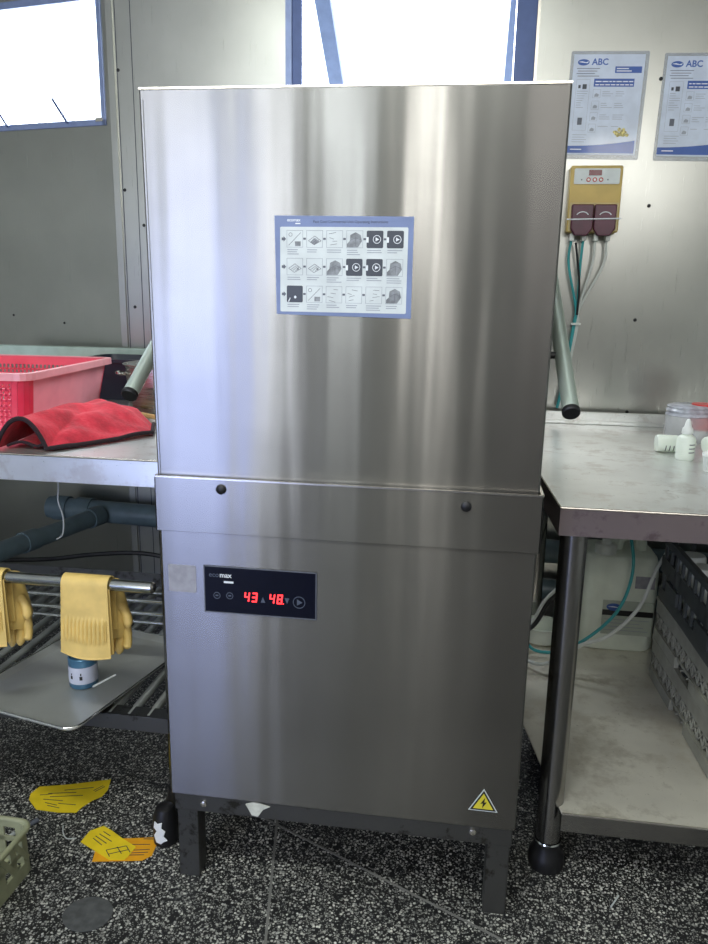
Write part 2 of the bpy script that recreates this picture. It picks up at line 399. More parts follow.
# middle window: frame, open awning sash
wn = bpy.data.objects.new('window_1', None); C.objects.link(wn); wn.location = (0, BW, wz0); struct(wn)
f = MB(); t = .038
f.box(wx0, wx0+.03, BW-.004, BW+.06, wz0, wz1); f.box(wx1-.055, wx1, BW-.004, BW+.06, wz0, wz1)
f.box(wx0, wx1, BW-.002, BW+.06, wz0, wz0+t); f.box(wx0, wx1, BW-.002, BW+.06, wz1-t, wz1)
f.build('window_frame', 'frame_blue', wn, bevel=.002)
s_ = MB(); top = 2.18
def sash_pt(x, k): return (x, BW+.06+k*.95, top-k*.60)
s_.bar(sash_pt(-.312, 0), sash_pt(-.312, 1), .05, .03); s_.bar(sash_pt(.296, 0), sash_pt(.296, 1), .045, .03)
s_.bar(sash_pt(-.315, 0), sash_pt(.318, 0), .04, .03); s_.bar(sash_pt(-.315, 1), sash_pt(.318, 1), .04, .03)
s_.build('open_sash', 'frame_light', wn, bevel=.002)
# left window
wn = bpy.data.objects.new('window_2', None); C.objects.link(wn); wn.location = (-1.4, BW+.1, 1.58); struct(wn)
f = MB()
for q in ((.02, .036, 1.585, 1.945), (.98, 1.0, 1.585, 1.945), (.02, 1.0, 1.585, 1.603), (.02, 1.0, 1.925, 1.945)): lbox(f, q[0], q[1], -.004, .06, q[2], q[3])
f.build('window_frame', 'frame_light', wn, bevel=.002)
a = MB(); P = lambda x, y, z: LX @ Vector((x, y, z))
a.bar(P(.150, -.012, 1.596), P(.196, -.016, 1.665), .008, .006); a.bar(P(.372, -.012, 1.596), P(.418, -.016, 1.665), .008, .006)
a.build('stay_arm', 'frame_blue', wn)
MB().box(.03, .055, -.006, -.001, 1.596, 1.606, LX).build('catch', 'edge', wn)

# added ceiling light over the aisle, a light source out of view
cl = thing('added_ceiling_light', (-.3, -1.1, 2.62), 'added long white ceiling light fitting over the kitchen aisle, out of view', 'light')
MB().box(-.95, .35, -1.2, -1.0, 2.57, 2.62).build('housing', 'white', cl, bevel=.005)
MB().path([(-.9, -1.1, 2.555), (.3, -1.1, 2.555)], .014, 12).build('added_lit_tube', 'lamp', cl)

# ------------------------------------------------------------------ the dishwasher
dw = thing('dishwasher', (0, .36, 0), 'tall stainless steel hood dishwasher with black control panel, centre of the room', 'dishwasher')
hw = .3175
hood = MB().add([(-.321,.012,.74),(.3165,.012,.74),(-.321,.70,.74),(.3165,.70,.74),(-.3255,.012,1.406),(.3195,.012,1.403),(-.3255,.70,1.406),(.3195,.70,1.403)],[(0,2,3,1),(4,5,7,6),(0,1,5,4),(2,6,7,3),(0,4,6,2),(1,3,7,5)]).build('hood', 'machine', dw, bevel=.003)
MB().bar((-.3150, .0120, .79), (-.3192, .0120, 1.39), .0012, .001).build('folded_seam', 'machine_dark', hood)
MB().bar((-.3255,.013,1.406),(.3195,.013,1.403),.003,.003).build('top_edge', 'edge', hood)
# band round the front and the sides, open at the top so that the hood slides in
b = MB(); bz0, bz1, bw = .705, .800, .3225
b.box(-bw, bw, 0, .004, bz0, bz1); b.box(-bw, -bw+.003, 0, .70, bz0, bz1); b.box(bw-.003, bw, 0, .70, bz0, bz1)
band = b.build('front_band', 'machine_low', dw, bevel=.0008)
MB().box(-bw, bw, -.0012, .005, bz1-.0005, bz1+.002).box(bw-.004, bw+.0005, 0, .70, bz1-.0005, bz1+.002).box(-bw-.0005, -bw+.004, 0, .70, bz1-.0005, bz1+.002).build('rolled_edge', 'edge', band)
for x, z in ((-.205, .784), (.202, .778)):
    MB(face_xf(x, 0, z)).lathe([(.0085, 0), (.0085, .003), (.006, .005)], n=20).build('bung', 'black', band, smooth=True)
body = MB().box(-hw, hw, .004, .70, .187, .73).build('body_panel', 'machine_low', dw, bevel=.003)
fr = MB(); fr.box(-hw+.004, hw-.004, .010, .045, .150, .188); fr.box(-hw+.004, -hw+.04, .045, .70, .150, .188); fr.box(hw-.04, hw-.004, .045, .70, .150, .188); fr.box(-hw+.004, hw-.004, .665, .70, .150, .188)
base = fr.build('base_frame', 'machine_dark', dw, bevel=.002)
for x, z in ((-.256, .1685), (.244, .174)):
    MB(face_xf(x, .010, z)).lathe([(.0065, 0), (.006, .003), (.002, .0045)], n=14).build('screw', 'edge', base, smooth=True)
sc = MB(face_xf(-.153, .010, .1665)); sc.prism([(-.022, .012), (-.006, .019), (.012, .016), (.026, .012), (.012, .004), (.002, -.012), (-.010, -.010), (-.016, .002)], 0, .003)
sc.build('scale_drip', 'stain', base, bevel=.001)
for sx in (-1, 1):
    for y in (.016, .655):
        x = sx*(hw-.0265)
        MB().box(x-.0205, x+.0205, y, y+.04, 0, .152).build('leg', 'machine_dark', dw, bevel=.002)
# handle: two tubes with black caps
for sx in (-1, 1):
    dirv = Vector((0, -math.cos(math.radians(36)), -math.sin(math.radians(36))))
    e = Vector((.352, -.004, .938)) if sx > 0 else Vector((-.358, .0, .939))
    L = .40 if sx > 0 else .40
    a0 = e-dirv*L; a0.x = sx*.333; dirv = (e-a0).normalized()
    h = MB().path([a0, e], .0128, 24).build('handle_arm', 'handle', dw, smooth=True)
    MB().path([e-dirv*.002, e+dirv*.004, e+dirv*.006], [.0138, .0138, .012], 24).build('end_cap', 'black', h, smooth=True)
    mid = e-dirv*.13
    MB().path([Vector((sx*hw, mid.y, mid.z)), Vector((sx*(hw+.03), mid.y, mid.z))], .006, 12).build('pivot_bolt', 'black', h, smooth=True)
# control panel
CP = face_xf(-.2405, .004, .5605)
cpw, cph = .199, .086
cp = MB(CP).box(0, cpw, 0, cph, 0, .002).build('control_panel', 'black_gloss', dw, bevel=.0008)
q = MB(CP)
for bx in ((0, cpw, 0, .0018), (0, cpw, cph-.0018, cph), (0, .0018, 0, cph), (cpw-.0018, cpw, 0, cph)): q.box(bx[0], bx[1], bx[2], bx[3], .0018, .0026)
q.build('panel_border', 'ink', cp)
text('logo_text', 'eco', .0125, CP @ Matrix.Translation((.009, .066, .0022)), 'dim_mark', cp)
text('logo_text', 'max', .0125, CP @ Matrix.Translation((.0285, .066, .0022)), 'white_print', cp, bold=.0002)
MB(CP).box(.036, .053, .0560, .0595, .002, .0026).build('logo_bar', 'white_print', cp)
def ring(mb, cx, cy, r, w_, z0=.002, z1=.0026, n=24):
    for k in range(n):
        a, b2 = 2*PI*k/n, 2*PI*(k+1)/n
        mb.prism([(cx+r*math.cos(a), cy+r*math.sin(a)), (cx+r*math.cos(b2), cy+r*math.sin(b2)), (cx+(r-w_)*math.cos(b2), cy+(r-w_)*math.sin(b2)), (cx+(r-w_)*math.cos(a), cy+(r-w_)*math.sin(a))], z0, z1)
for cx, cy, r in ((.023, .032, .0062), (.046, .033, .0062), (.1685, .030, .0108)):
    q = MB(CP); ring(q, cx, cy, r, .0011)
    if r > .01: q.prism([(cx-.0035, cy-.0055), (cx+.006, cy), (cx-.0035, cy+.0055)], .002, .0026)
    else: q.box(cx-.0025, cx+.0025, cy-.0012, cy+.0012, .002, .0026)
    q.build('button_mark', 'dim_mark', cp)
q = MB(CP); q.prism([(.101, .025), (.109, .025), (.105, .035)], .002, .0026).build('up_arrow', 'dim_mark', cp)
q = MB(CP); q.prism([(.1435, .036), (.1515, .036), (.1475, .026)], .002, .0026).build('down_arrow', 'dim_mark', cp)
SEG = {'4': 'bcfg', '3': 'abcdg', '8': 'abcdefg'}
def digit(mb, ch, x, y, w_=.0095, h_=.0175, t_=.0024):
    m = y+h_/2; g = .0006; sk = lambda px, py: (px+(py-y)*.12, py)
    R_ = {'a': (x+g, x+w_-g, y+h_-t_, y+h_), 'd': (x+g, x+w_-g, y, y+t_), 'g': (x+g, x+w_-g, m-t_/2, m+t_/2), 'b': (x+w_-t_, x+w_, m+g, y+h_-g), 'c': (x+w_-t_, x+w_, y+g, m-g), 'f': (x, x+t_, m+g, y+h_-g), 'e': (x, x+t_, y+g, m-g)}
    for s in SEG[ch]:
        a, b_, c_, d_ = R_[s]; mb.prism([sk(a, c_), sk(b_, c_), sk(b_, d_), sk(a, d_)], .002, .0027)
for chs, x0 in (('43', .071), ('48', .1155)):
    for k, ch in enumerate(chs):
        q = MB(CP); digit(q, ch, x0+k*.0135, .0245)
        if chs == '48' and k: q.box(x0+k*.0135+.0108, x0+k*.0135+.0128, .0245, .0265, .002, .0027)
        q.build('display_digit', 'red_led', cp)
MB(face_xf(-.305, .004, .5935)).prism(rrect(0, .050, 0, .050, .003), 0, .0006).build('blank_label', 'grey_sticker', dw)
# warning triangle
WP = face_xf(.259, .004, .223)
tri = lambda r: [(-r*.866, -r*.5), (r*.866, -r*.5), (0, r)]
off = Matrix.Translation((0, .014, 0))
wt = MB(WP @ off).prism(tri(.0295), 0, .0005).build('warning_label', 'sticker', dw)
MB(WP @ off).prism(tri(.0262), .0005, .0008).build('label_border', 'black', wt)
MB(WP @ off).prism(tri(.0205), .0008, .0011).build('label_field', 'warn_yellow', wt)
MB(WP @ off).prism([(.003, .013), (-.005, .000), (-.0005, .001), (-.002, -.009), (.006, .004), (.0012, .003)], .0011, .0014).build('lightning_symbol', 'black', wt)
# instruction sticker 215 x 147 mm
SP = face_xf(-.1105, .0115, 1.0735)
sw, sh = .2125, .1485
st = MB(SP).prism([(0, 0), (sw, -.003), (sw, sh-.001), (-.003, sh)], 0, .0005).build('instruction_sticker', 'sticker_blue', dw)
MB(SP).prism(rrect(.006, sw-.008, .004, sh-.0165, .002), .0005, .0008).build('white_field', 'sticker', st)
text('logo_text', 'ecomax', .0066, SP @ Matrix.Translation((.017, sh-.0085, .0006)), 'white_print', st, bold=.0001)
MB(SP).box(.030, .038, sh-.0125, sh-.0108, .0005, .0008).build('logo_bar', 'white_print', st)
text('heading_text', 'Fast Cool Commercial Unit Operating Instructions', .0056, SP @ Matrix.Translation((.058, sh-.0105, .0006)), 'ink_dark', st)
random.seed(4)
cells = [['s', 'o', 'w', 'm', 'd', 'd'], ['p', 'p', 'm', 'd', 'd', 'm'], ['k', 's', 'w', 'w', 'w', 'm']]
cw = .0255; px0 = .0165; step = .0312; rowy = [sh-.047, sh-.0885, sh-.130]
for r, row in enumerate(cells):
    y = rowy[r]
    arrows = MB(SP); arrows.prism([(.0085, y+.0105), (.0115, y+.0105), (.0115, y+.0085), (.0155, y+.0125), (.0115, y+.0165), (.0115, y+.0145), (.0085, y+.0145)], .0008, .0011)
    arrows.build('row_arrow', 'ink', st)
    for c_, kind in enumerate(row):
        x = px0+c_*step
        lines = MB(SP); arrows = MB(SP); boxes = MB(SP); dark = MB(SP); pics = MB(SP); whites = MB(SP); sk = MB(SP)
        if c_: arrows.box(x-.005, x-.001, y+.0115, y+.0145, .0008, .0011)
        if kind in 'dk': dark.prism(rrect(x, x+cw, y, y+cw, .002), .0008, .0012)
        else:
            for bx in ((x, x+cw, y, y+.0005), (x, x+cw, y+cw-.0005, y+cw), (x, x+.0005, y, y+cw), (x+cw-.0005, x+cw, y, y+cw)): boxes.box(bx[0], bx[1], bx[2], bx[3], .0008, .0011)
        if kind == 'd':
            cx, cy = x+cw*.62, y+cw*.5; ring(whites, cx, cy, .0062, .0009, .0012, .0014, 16)
            whites.prism([(cx-.002, cy-.003), (cx+.0035, cy), (cx-.002, cy+.003)], .0012, .0014)
            whites.box(x-.0005, x+.003, y+.008, y+.016, .0012, .0014)
        if kind == 'k':
            whites.prism([(x+.002, y+.001), (x+.005, y+.007), (x+.006, y+.0065), (x+.0035, y+.0005)], .0012, .0014); whites.prism(ellipse(x+.0135, y+.008, .002, .0022, 8), .0012, .0014)
        if kind == 'm':
            pics.prism([(x+.001, y+.001), (x+.018, y+.001), (x+.024, y+.010), (x+.022, y+.019), (x+.014, y+.023), (x+.006, y+.019), (x+.005, y+.010), (x+.001, y+.006)], .0008, .0011)
            sk.bar((x+.006, y+.011, .0012), (x+.014, y+.015, .0012), .0005, .0002); sk.bar((x+.014, y+.015, .0012), (x+.022, y+.012, .0012), .0005, .0002); sk.bar((x+.014, y+.015, .0012), (x+.014, y+.003, .0012), .0005, .0002)
        if kind == 's':
            sk.bar((x+.003, y+.003, .001), (x+.022, y+.022, .001), .0006, .0002); pics.box(x+.013, x+.022, y+.002, y+.009, .0008, .0011); ring(sk, x+.006, y+.019, .003, .0006, .0008, .0011, 10)
        if kind in 'op':
            pts = [(x+.003, y+.010), (x+.012, y+.004), (x+.023, y+.010), (x+.013, y+.017)]
            for k in range(4): sk.bar((*pts[k], .001), (*pts[(k+1) % 4], .001), .0006, .0002)
            for k in range(3): sk.bar((x+.006+k*.004, y+.008-k*.001, .001), (x+.015+k*.002, y+.014-k*.001, .001), .0005, .0002)
            if kind == 'o': pics.prism([(x+.006, y+.008), (x+.013, y+.004), (x+.020, y+.009), (x+.012, y+.014)], .0008, .001)
            pics.box(x+.016, x+.019, y+.008, y+.011, .001, .0012)
        if kind == 'w':
            for k in range(4):
                a = random.uniform(.002, .012); yy = y+.004+k*.0055
                sk.bar((x+a, yy, .001), (x+a+random.uniform(.006, .011), yy+random.uniform(-.003, .003), .001), .0006, .0002)
        for k in range(2 if (r+c_) % 3 else 3):
            wd = random.uniform(.014, .024)
            lines.box(x+.001, x+.001+wd, y-.0040-k*.0032, y-.0028-k*.0032, .0008, .001)
        multi('step_picture', [(lines, 'ink_light'), (arrows, 'ink'), (boxes, 'ink_light'), (dark, 'ink_dark'), (pics, 'pic'), (whites, 'white_print'), (sk, 'ink')], st)

# ------------------------------------------------------------------ right work table
rt_ = thing('work_table', (.9, .6, 0), 'stainless steel table with round legs and a wet lower shelf, right of the dishwasher', 'table')
tz = .751; x0, x1, y0, y1 = .355, 1.5, .128, 1.075
# bevelled left front corner
top = [(x0+.014, y0), (x1, y0), (x1, y1), (x0+.045, y1), (x0, y0+.27), (x0+.004, y0+.20)]
top = [(.3665, y0), (x1, y0), (x1, y1), (.412, y1), (.352, .42)]
t_ = MB().prism(top, tz-.004, tz).build('table_top', 'table', rt_, bevel=.0015)
sk_ = MB()
loop = [(x1, y0), (.3665, y0), (.352, .42), (.412, y1)]
for a, b in zip(loop, loop[1:]):
    d = Vector((b[0]-a[0], b[1]-a[1], 0)).normalized(); nrm = Vector((-d.y, d.x, 0))*-.003
    sk_.add([(a[0], a[1], tz-.001), (b[0], b[1], tz-.001), (b[0], b[1], tz-.052), (a[0], a[1], tz-.052), (a[0]+nrm.x, a[1]-abs(nrm.y)*-1, tz-.001), (b[0]+nrm.x, b[1]+abs(nrm.y), tz-.001), (b[0]+nrm.x, b[1]+abs(nrm.y), tz-.052), (a[0]+nrm.x, a[1]+abs(nrm.y), tz-.052)], [(0, 1, 2, 3), (4, 7, 6, 5), (0, 4, 5, 1), (3, 2, 6, 7), (0, 3, 7, 4), (1, 5, 6, 2)])
sk_.build('fascia', 'fascia', rt_)
MB().path([(.3665, y0-.001, tz-.001), (x1, y0-.001, tz-.001)], .0022, 8).path([(.3665, y0-.001, tz-.001), (.352, .42, tz-.001), (.412, y1, tz-.001)], .0018, 8).build('rolled_edge', 'edge', rt_, smooth=True)
MB().box(.412, x1, y1-.006, y1+.006, tz, tz+.035).box(.412, x1, y1-.016, y1, tz, tz+.012).build('rear_upstand', 'table', rt_, bevel=.002)
for x, y in ((.3985, .165), (.425, .985), (1.45, .165), (1.45, .985)):
    lg = MB().path([(x, y, .045), (x, y, tz-.01)], .0245, 24).build('leg', 'tube_dark', rt_, smooth=True)
    MB().lathe([(.034, 0), (.036, .012), (.034, .03), (.027, .042), (.027, .055)], (x, y, 0)).build('foot', 'black', lg, smooth=True)
    MB().lathe([(.0262, .055), (.0275, .058), (.0262, .061)], (x, y, 0), cap=(False, False)).build('foot_ring', 'tube', lg, smooth=True)
shz = .146
def shelf_fn(i, j): return None
s_ = MB().prism([(.415, .125), (x1, .125), (x1, 1.0), (.405, 1.0), (.362, .44)], shz-.004, shz).build('lower_shelf', 'shelf', rt_, bevel=.0015)
MB().box(.415, x1, .124, .128, shz-.038, shz-.001).build('shelf_fascia', 'tube_dark', s_)
MB().path([(.415, .1245, shz), (x1, .1245, shz)], .0022, 8).build('shelf_edge', 'edge', s_, smooth=True)

# ------------------------------------------------------------------ left work table with the drying shelf
lt = thing('work_table', (-.9, .6, 0), 'stainless steel table with a slatted drying shelf beneath, left of the dishwasher', 'table')
lz = .80; lx0, lx1, ly0, ly1 = -1.75, -.352, .118, 1.07
MB().box(lx0, lx1, ly0, ly1, lz-.004, lz).build('table_top', 'table', lt, bevel=.0015)
MB().box(lx0, lx1, ly0, ly0+.003, lz-.052, lz-.001).box(lx1-.003, lx1, ly0, ly1, lz-.052, lz-.001).build('fascia', 'table', lt, bevel=.0006)
MB().path([(lx0, ly0-.001, lz-.001), (lx1, ly0-.001, lz-.001)], .002, 8).build('rolled_edge', 'edge', lt, smooth=True)
MB().box(lx0+.4, lx1-.05, 1.03, 1.055, .900, .934).build('rear_upstand', 'rail', lt, bevel=.003)
for x, y in ((-.3655, .165), (-.3655, .985), (-1.70, .165), (-1.70, .985)):
    front = (x > -.5 and y < .5)
    lg = MB().path([(x, y, .07), (x, y, lz-.01)], .021, 24).build('leg', 'tube_dark', lt, smooth=True)
    ft = MB().lathe([(.026, 0), (.031, .008), (.032, .05), (.027, .062), (.024, .085)], (x, y, 0)).build('foot', 'black', lg, smooth=True)
MB().path([(-1.70, .10, .556), (-.378, .10, .556)], .0115, 20).build('front_tube', 'tube', lt, smooth=True)
MB().path([(-.378, .10, .556), (-.374, .10, .556)], [.0115, .009], 20).build('tube_plug', 'edge', lt, smooth=True)
for y, z, r in ((.30, .438, .005), (.30, .409, .005), (.30, .388, .004), (.62, .32, .006)):
    MB().path([(-1.70, y, z), (-.37, y, z)], r, 10).build('rail_rod', 'tube', lt, smooth=True)
rz_ = .262
MB().box(-1.70, -.37, .128, .132, rz_-.034, rz_).box(-1.70, -.37, .128, .165, rz_-.003, rz_).build('shelf_rail', 'machine_dark', lt, bevel=.001)
MB().box(-1.70, -.37, .80, .804, rz_-.034, rz_+.04).build('shelf_rear_rail', 'machine_dark', lt, bevel=.001)
x = -1.66; k = 0
while x < -.38:
    MB().path([(x, .135, rz_-.008), (x, .80, rz_-.008)], .0085, 10).build('shelf_bar', 'bar', lt, smooth=True); x += .0415; k += 1

# ------------------------------------------------------------------ things on the back wall, right
def poster(x, z, w_, h_, lab, tilt, photo, flat):
    th = thing('laminated_poster', (x, BW, z), lab, 'poster', None)
    P0 = face_xf(x, BW-.0005, z) @ Matrix.Rotation(tilt, 4, 'Z')
    MB(P0).prism(rrect(0, w_, 0, h_, .004), 0, .0006).build('laminate_sheet', 'lamin', th)
    bx0, bx1, by0, by1 = .008, w_-.010, .012, h_-.008
    sheet = MB(P0).box(bx0, bx1, by0, by1, .0006, .0012).build('paper_sheet', 'paper', th)
    fy = by0+.004; n = 14
    MB(P0).prism([(bx0, fy), (bx1-.004, fy)]+[(bx1-.004-(bx1-.004-bx0)*k/n, fy+.018+.012*(1-k/n)**2*1.3) for k in range(n+1)], .0012, .0015).build('footer_band', 'blue', sheet)
    MB(P0).box(bx0+.012, bx0+.042, fy+.008, fy+.0105, .0015, .0017).build('footer_print', 'white_print', sheet)
    lg = MB(P0).prism(ellipse(bx0+.026, by1-.020, .0155, .0078, 26), .0012, .0015).build('logo', 'blue', sheet)
    MB(P0).prism([(bx0+.012, by1-.019), (bx0+.022, by1-.0175), (bx0+.032, by1-.020), (bx0+.040, by1-.0175), (bx0+.036, by1-.022), (bx0+.022, by1-.0205)], .0015, .0017).build('logo_swoosh', 'white_print', sheet)
    text('title_text', 'ABC', .022, P0 @ Matrix.Translation((bx0+.048, by1-.026, .0013)), 'blue', sheet, bold=.0005)
    q = MB(P0)
    for k in range(4): q.box(bx0+.010+.003*(k % 2), bx0+.070-.006*(k % 3), by1-.036-k*.0062, by1-.0345-k*.0062, .0012, .0015)
    multi('address_lines', [(q, 'ink')], sheet)
    hb = MB(P0).box(bx0+.058, bx1-.022, by1-.080, by1-.060, .0012, .0015).build('heading_band', 'blue', sheet)
    q = MB(P0)
    for k in range(2):
        xx = bx0+.062
        while xx < bx1-.030: ww = random.uniform(.006, .016); q.box(xx, min(xx+ww, bx1-.025), by1-.0685-k*.008, by1-.066-k*.008, .0015, .0017); xx += ww+.0025
    multi('heading_print', [(q, 'white_print')], sheet)
    if photo:
        MB(P0).box(bx1-.075, bx1-.006, by1-.046, by1-.030, .0012, .0015).build('corner_band', 'blue', sheet)
        q = MB(P0); q.box(bx1-.071, bx1-.040, by1-.0365, by1-.034, .0015, .0017); q.box(bx1-.071, bx1-.032, by1-.0425, by1-.040, .0015, .0017)
        multi('corner_print', [(q, 'white_print')], sheet)
    # left column
    fr_ = MB(P0); X0, X1, Y0, Y1 = bx0+.012, bx0+.048, by0+.062, by1-.062
    for a, b_, c_, d_ in ((X0, X1, Y0, Y0+.0006), (X0, X1, Y1-.0006, Y1), (X0, X0+.0006, Y0, Y1), (X1-.0006, X1, Y0, Y1)): fr_.box(a, b_, c_, d_, .0012, .0014)
    ln = MB(P0); yy = Y1-.030
    while yy > Y0+.052: ww = random.uniform(.012, .028); ln.box(X0+.004, X0+.004+ww, yy, yy+.0012, .0012, .0014); yy -= .0058
    pc = MB(P0); pc.box(X0+.012, X0+.024, Y0+.014, Y0+.032, .0012, .0015)
    dk = MB(P0); dk.box(X0+.006, X0+.012, Y1-.022, Y1-.014, .0012, .0015); dk.box(X0+.017, X0+.028, Y1-.024, Y1-.012, .0012, .0015)
    multi('side_column', [(fr_, 'ink_light'), (ln, 'ink_light'), (pc, 'ink'), (dk, 'ink_dark')], sheet)
    # steps
    for k in range(4):
        y = by1-.108-k*.029; fr_ = MB(P0); x_ = bx0+.058-.0012*k
        for a, b_, c_, d_ in ((x_, x_+.020, y, y+.0006), (x_, x_+.020, y+.021, y+.0216), (x_, x_+.0006, y, y+.0216), (x_+.0194, x_+.020, y, y+.0216)): fr_.box(a, b_, c_, d_, .0012, .0014)
        pc = MB(P0); pc.prism([(x_+.004, y+.003), (x_+.015, y+.003), (x_+.016, y+.009), (x_+.009, y+.012), (x_+.005, y+.009)], .0012, .0014)
        ln = MB(P0)
        for j in range(3 if k < 3 else 1):
            for xa in (x_+.025, x_+.060):
                ww = random.uniform(.014, .030); ln.box(xa, xa+ww, y+.015-j*.0052, y+.0162-j*.0052, .0012, .0014)
        multi('step_row', [(fr_, 'ink_light'), (pc, 'ink_light'), (ln, 'ink_light')], sheet)
    if photo:
        q = MB(P0); random.seed(9)
        for k in range(13):
            q.prism(ellipse(bx1-.058+random.uniform(0, .036), by0+.050+random.uniform(0, .018), random.uniform(.004, .007), random.uniform(.003, .006), 10), .0012+.00002*k, .0015+.00002*k)
        multi('food_picture', [(q, 'food')], sheet)
    q = MB(P0)
    for k in range(4): q.box(bx0+.014, bx0+.052-.005*(k % 2), by0+.050-k*.006, by0+.0512-k*.006, .0012, .0014)
    multi('small_print', [(q, 'ink_light')], sheet)
random.seed(2)
poster(.426, 1.482, .203, .272, 'laminated instruction poster with yellow food picture, above the yellow dispenser', math.radians(-1.2), True, 0)
poster(.668, 1.476, .203, .268, 'laminated instruction poster cut off by the right edge of the photo', math.radians(-1.2), False, 1)

ds = thing('chemical_dispenser', (.52, BW, 1.27), 'aged yellow wall dispenser with two smoked pump covers and red display', 'dispenser')
D0 = face_xf(.4485, BW, 1.262) ; dwid, dh = .138, .196
MB(D0).prism(rrect(0, dwid, .022, dh, .006), 0, .045).build('housing', 'yellow_box', ds, bevel=.003)
fp = MB(D0).prism(rrect(.010, dwid-.008, dh-.048, dh-.008, .003), .045, .0475).build('face_panel', 'sticker', ds)
MB(D0).box(.048, .082, dh-.026, dh-.012, .0475, .049).build('display', 'red_dark', fp)
for k in range(3):
    q = MB(D0); ring(q, .048+k*.0165, dh-.037, .0058, .0022, .0475, .0495, 16); q.build('button', 'red_ring', fp)
    MB(D0).prism(ellipse(.048+k*.0165, dh-.037, .0034, .0034, 14), .0475, .0485).build('button_face', 'white', fp)
for xx in (.030, .099): MB(D0).prism(ellipse(xx, dh-.037, .002, .002, 8), .0475, .048).build('lamp_dot', 'ink', fp)
MB(D0).box(.004, dwid-.004, dh-.0985, dh-.0965, .043, .0465).build('lower_rim', 'cream', ds)
MB(D0).box(.004, dwid-.004, .026, dh-.100, .045, .0465).build('lower_panel', 'cream', ds)
for k in range(2):
    xx = .0085+k*.0605
    q = MB(D0).prism([(xx+.012, .012), (xx+.045, .012), (xx+.058, .030), (xx+.058, .094), (xx, .094), (xx, .030)], .0465, .066).build('pump_cover', 'purple', ds, bevel=.003)
    ar = MB(D0)
    pts = [D0 @ Vector((xx+.029+.018*math.cos(t), .058+.016*math.sin(t), .0665)) for t in [PI*(.18+.64*i/10) for i in range(11)]]
    q2 = MB(); q2.path(pts, .0013, 6); q2.build('arrow_mark', 'white_print', q)
MB(D0).path([(-.004, .054, .068), (dwid+.002, .057, .068)], .0018, 8).build('retaining_wire', 'white_print', ds)
MB(D0).prism(ellipse(.068, .030, .006, .006, 14), .0465, .051).build('screw', 'cream', ds)
for k in range(4):
    xx = .018+k*.032; MB(D0).box(xx-.006, xx+.006, .000, .020, .012, .040).build('nozzle', 'white', ds, bevel=.002)
hx = .4485
def hose(parent, pts, r, mat, name='hose', n=8):
    return MB().path(bez(pts, 10), r, n).build(name, mat, parent, smooth=True)
clipz = 1.035
for k, (xo, mat) in enumerate(((.018, 'teal'), (.050, 'teal'), (.082, 'clear_hose'), (.112, 'clear_hose'))):
    hose(ds, [(hx+xo, BW-.026, 1.268), (hx+xo-.002, BW-.024, 1.20), (.494+.004*k, BW-.022+.002*k, 1.08), (.492+.004*k, BW-.02, clipz), (.482+.003*k, BW-.02, .93), (.470+.003*k, BW-.026, .84), (.462+.003*k, BW-.03, .792)], .0036, mat)
hose(ds, [(hx+.030, BW-.030, 1.258), (.497, BW-.03, 1.15), (.498, BW-.03, 1.06)], .003, 'cable', 'black_wire')
MB().box(.484, .510, BW-.034, BW-.012, clipz-.003, clipz+.003).build('cable_tie', 'white', ds)

# ------------------------------------------------------------------ on and under the right table
def bottle(loc, rot, lab, grp=None):
    b = thing('dropper_bottle', loc, lab, 'bottle', grp)
    m = Matrix.Translation(loc) @ Euler(rot).to_matrix().to_4x4()
    q = MB(m).lathe([(.019, 0), (.0205, .003), (.0205, .045), (.018, .053), (.010, .058), (.009, .062)], n=24).build('bottle_body', 'milky', b, smooth=True)
    MB(m).lathe([(.012, .060), (.0125, .062), (.0115, .072), (.008, .076), (.0055, .088), (.003, .093), (.001, .094)], n=20).build('dropper_cap', 'white', b, smooth=True)
    q = MB(m)
    for k in range(3): 
        a0, a1 = -PI/2+.1, -PI/2+.9
        vs = []
        for i in range(5):
            t = a0+(a1-a0)*i/4; vs += [(.0208*math.cos(t), .0208*math.sin(t), .018+k*.009), (.0208*math.cos(t), .0208*math.sin(t), .020+k*.009)]
        q.add(vs, [(2*i, 2*i+2, 2*i+3, 2*i+1) for i in range(4)])
    q.build('label_print', 'ink_dark', b)
    return b
bottle((.697, .607, tz), (0, 0, 0), 'small white dropper bottle standing upright on the right-hand table')
bottle((.652, .69, tz+.0207), (0, math.radians(90), 0), 'small white dropper bottle lying behind the upright one, base pointing left')
bottle((.755, .655, tz+.0255), (math.radians(8), math.radians(84), math.radians(28)), 'small white dropper bottle tipped over right of the upright one')
jar = thing('plastic_jar', (.765, .86, tz), 'clear plastic jar with ribbed lid and red contents at the table back', 'jar')
MB().lathe([(.052, .0), (.055, .004), (.055, .062), (.050, .070)], (.765, .86, tz+.0005), cap=(True, False)).build('jar_body', 'glass_clear', jar, smooth=True)
MB().lathe([(.050, .066), (.056, .068), (.052, .074), (.055, .080), (.051, .085), (.053, .090), (.046, .094), (.001, .095)], (.765, .86, tz), n=32).build('lid', 'jar_lid', jar, smooth=True)
MB().lathe([(.026, .030), (.032, .036), (.032, .085), (.030, .0975), (.001, .099)], (.802, .86, tz)).build('red_insert', 'red_lid', jar, smooth=True)
cupo = thing('small_cup', (.733, .50, tz), 'small white-rimmed cup at the right edge of the photo, before the bottles', 'cup')
MB().lathe([(.016, 0), (.018, .002), (.0225, .036), (.021, .036), (.017, .004)], (.722, .485, tz), n=24).build('cup_wall', 'clear_hose', cupo, smooth=True)
MB().lathe([(.0235, .034), (.0235, .040), (.001, .041)], (.722, .485, tz), n=24).build('cup_lid', 'white', cupo, smooth=True)

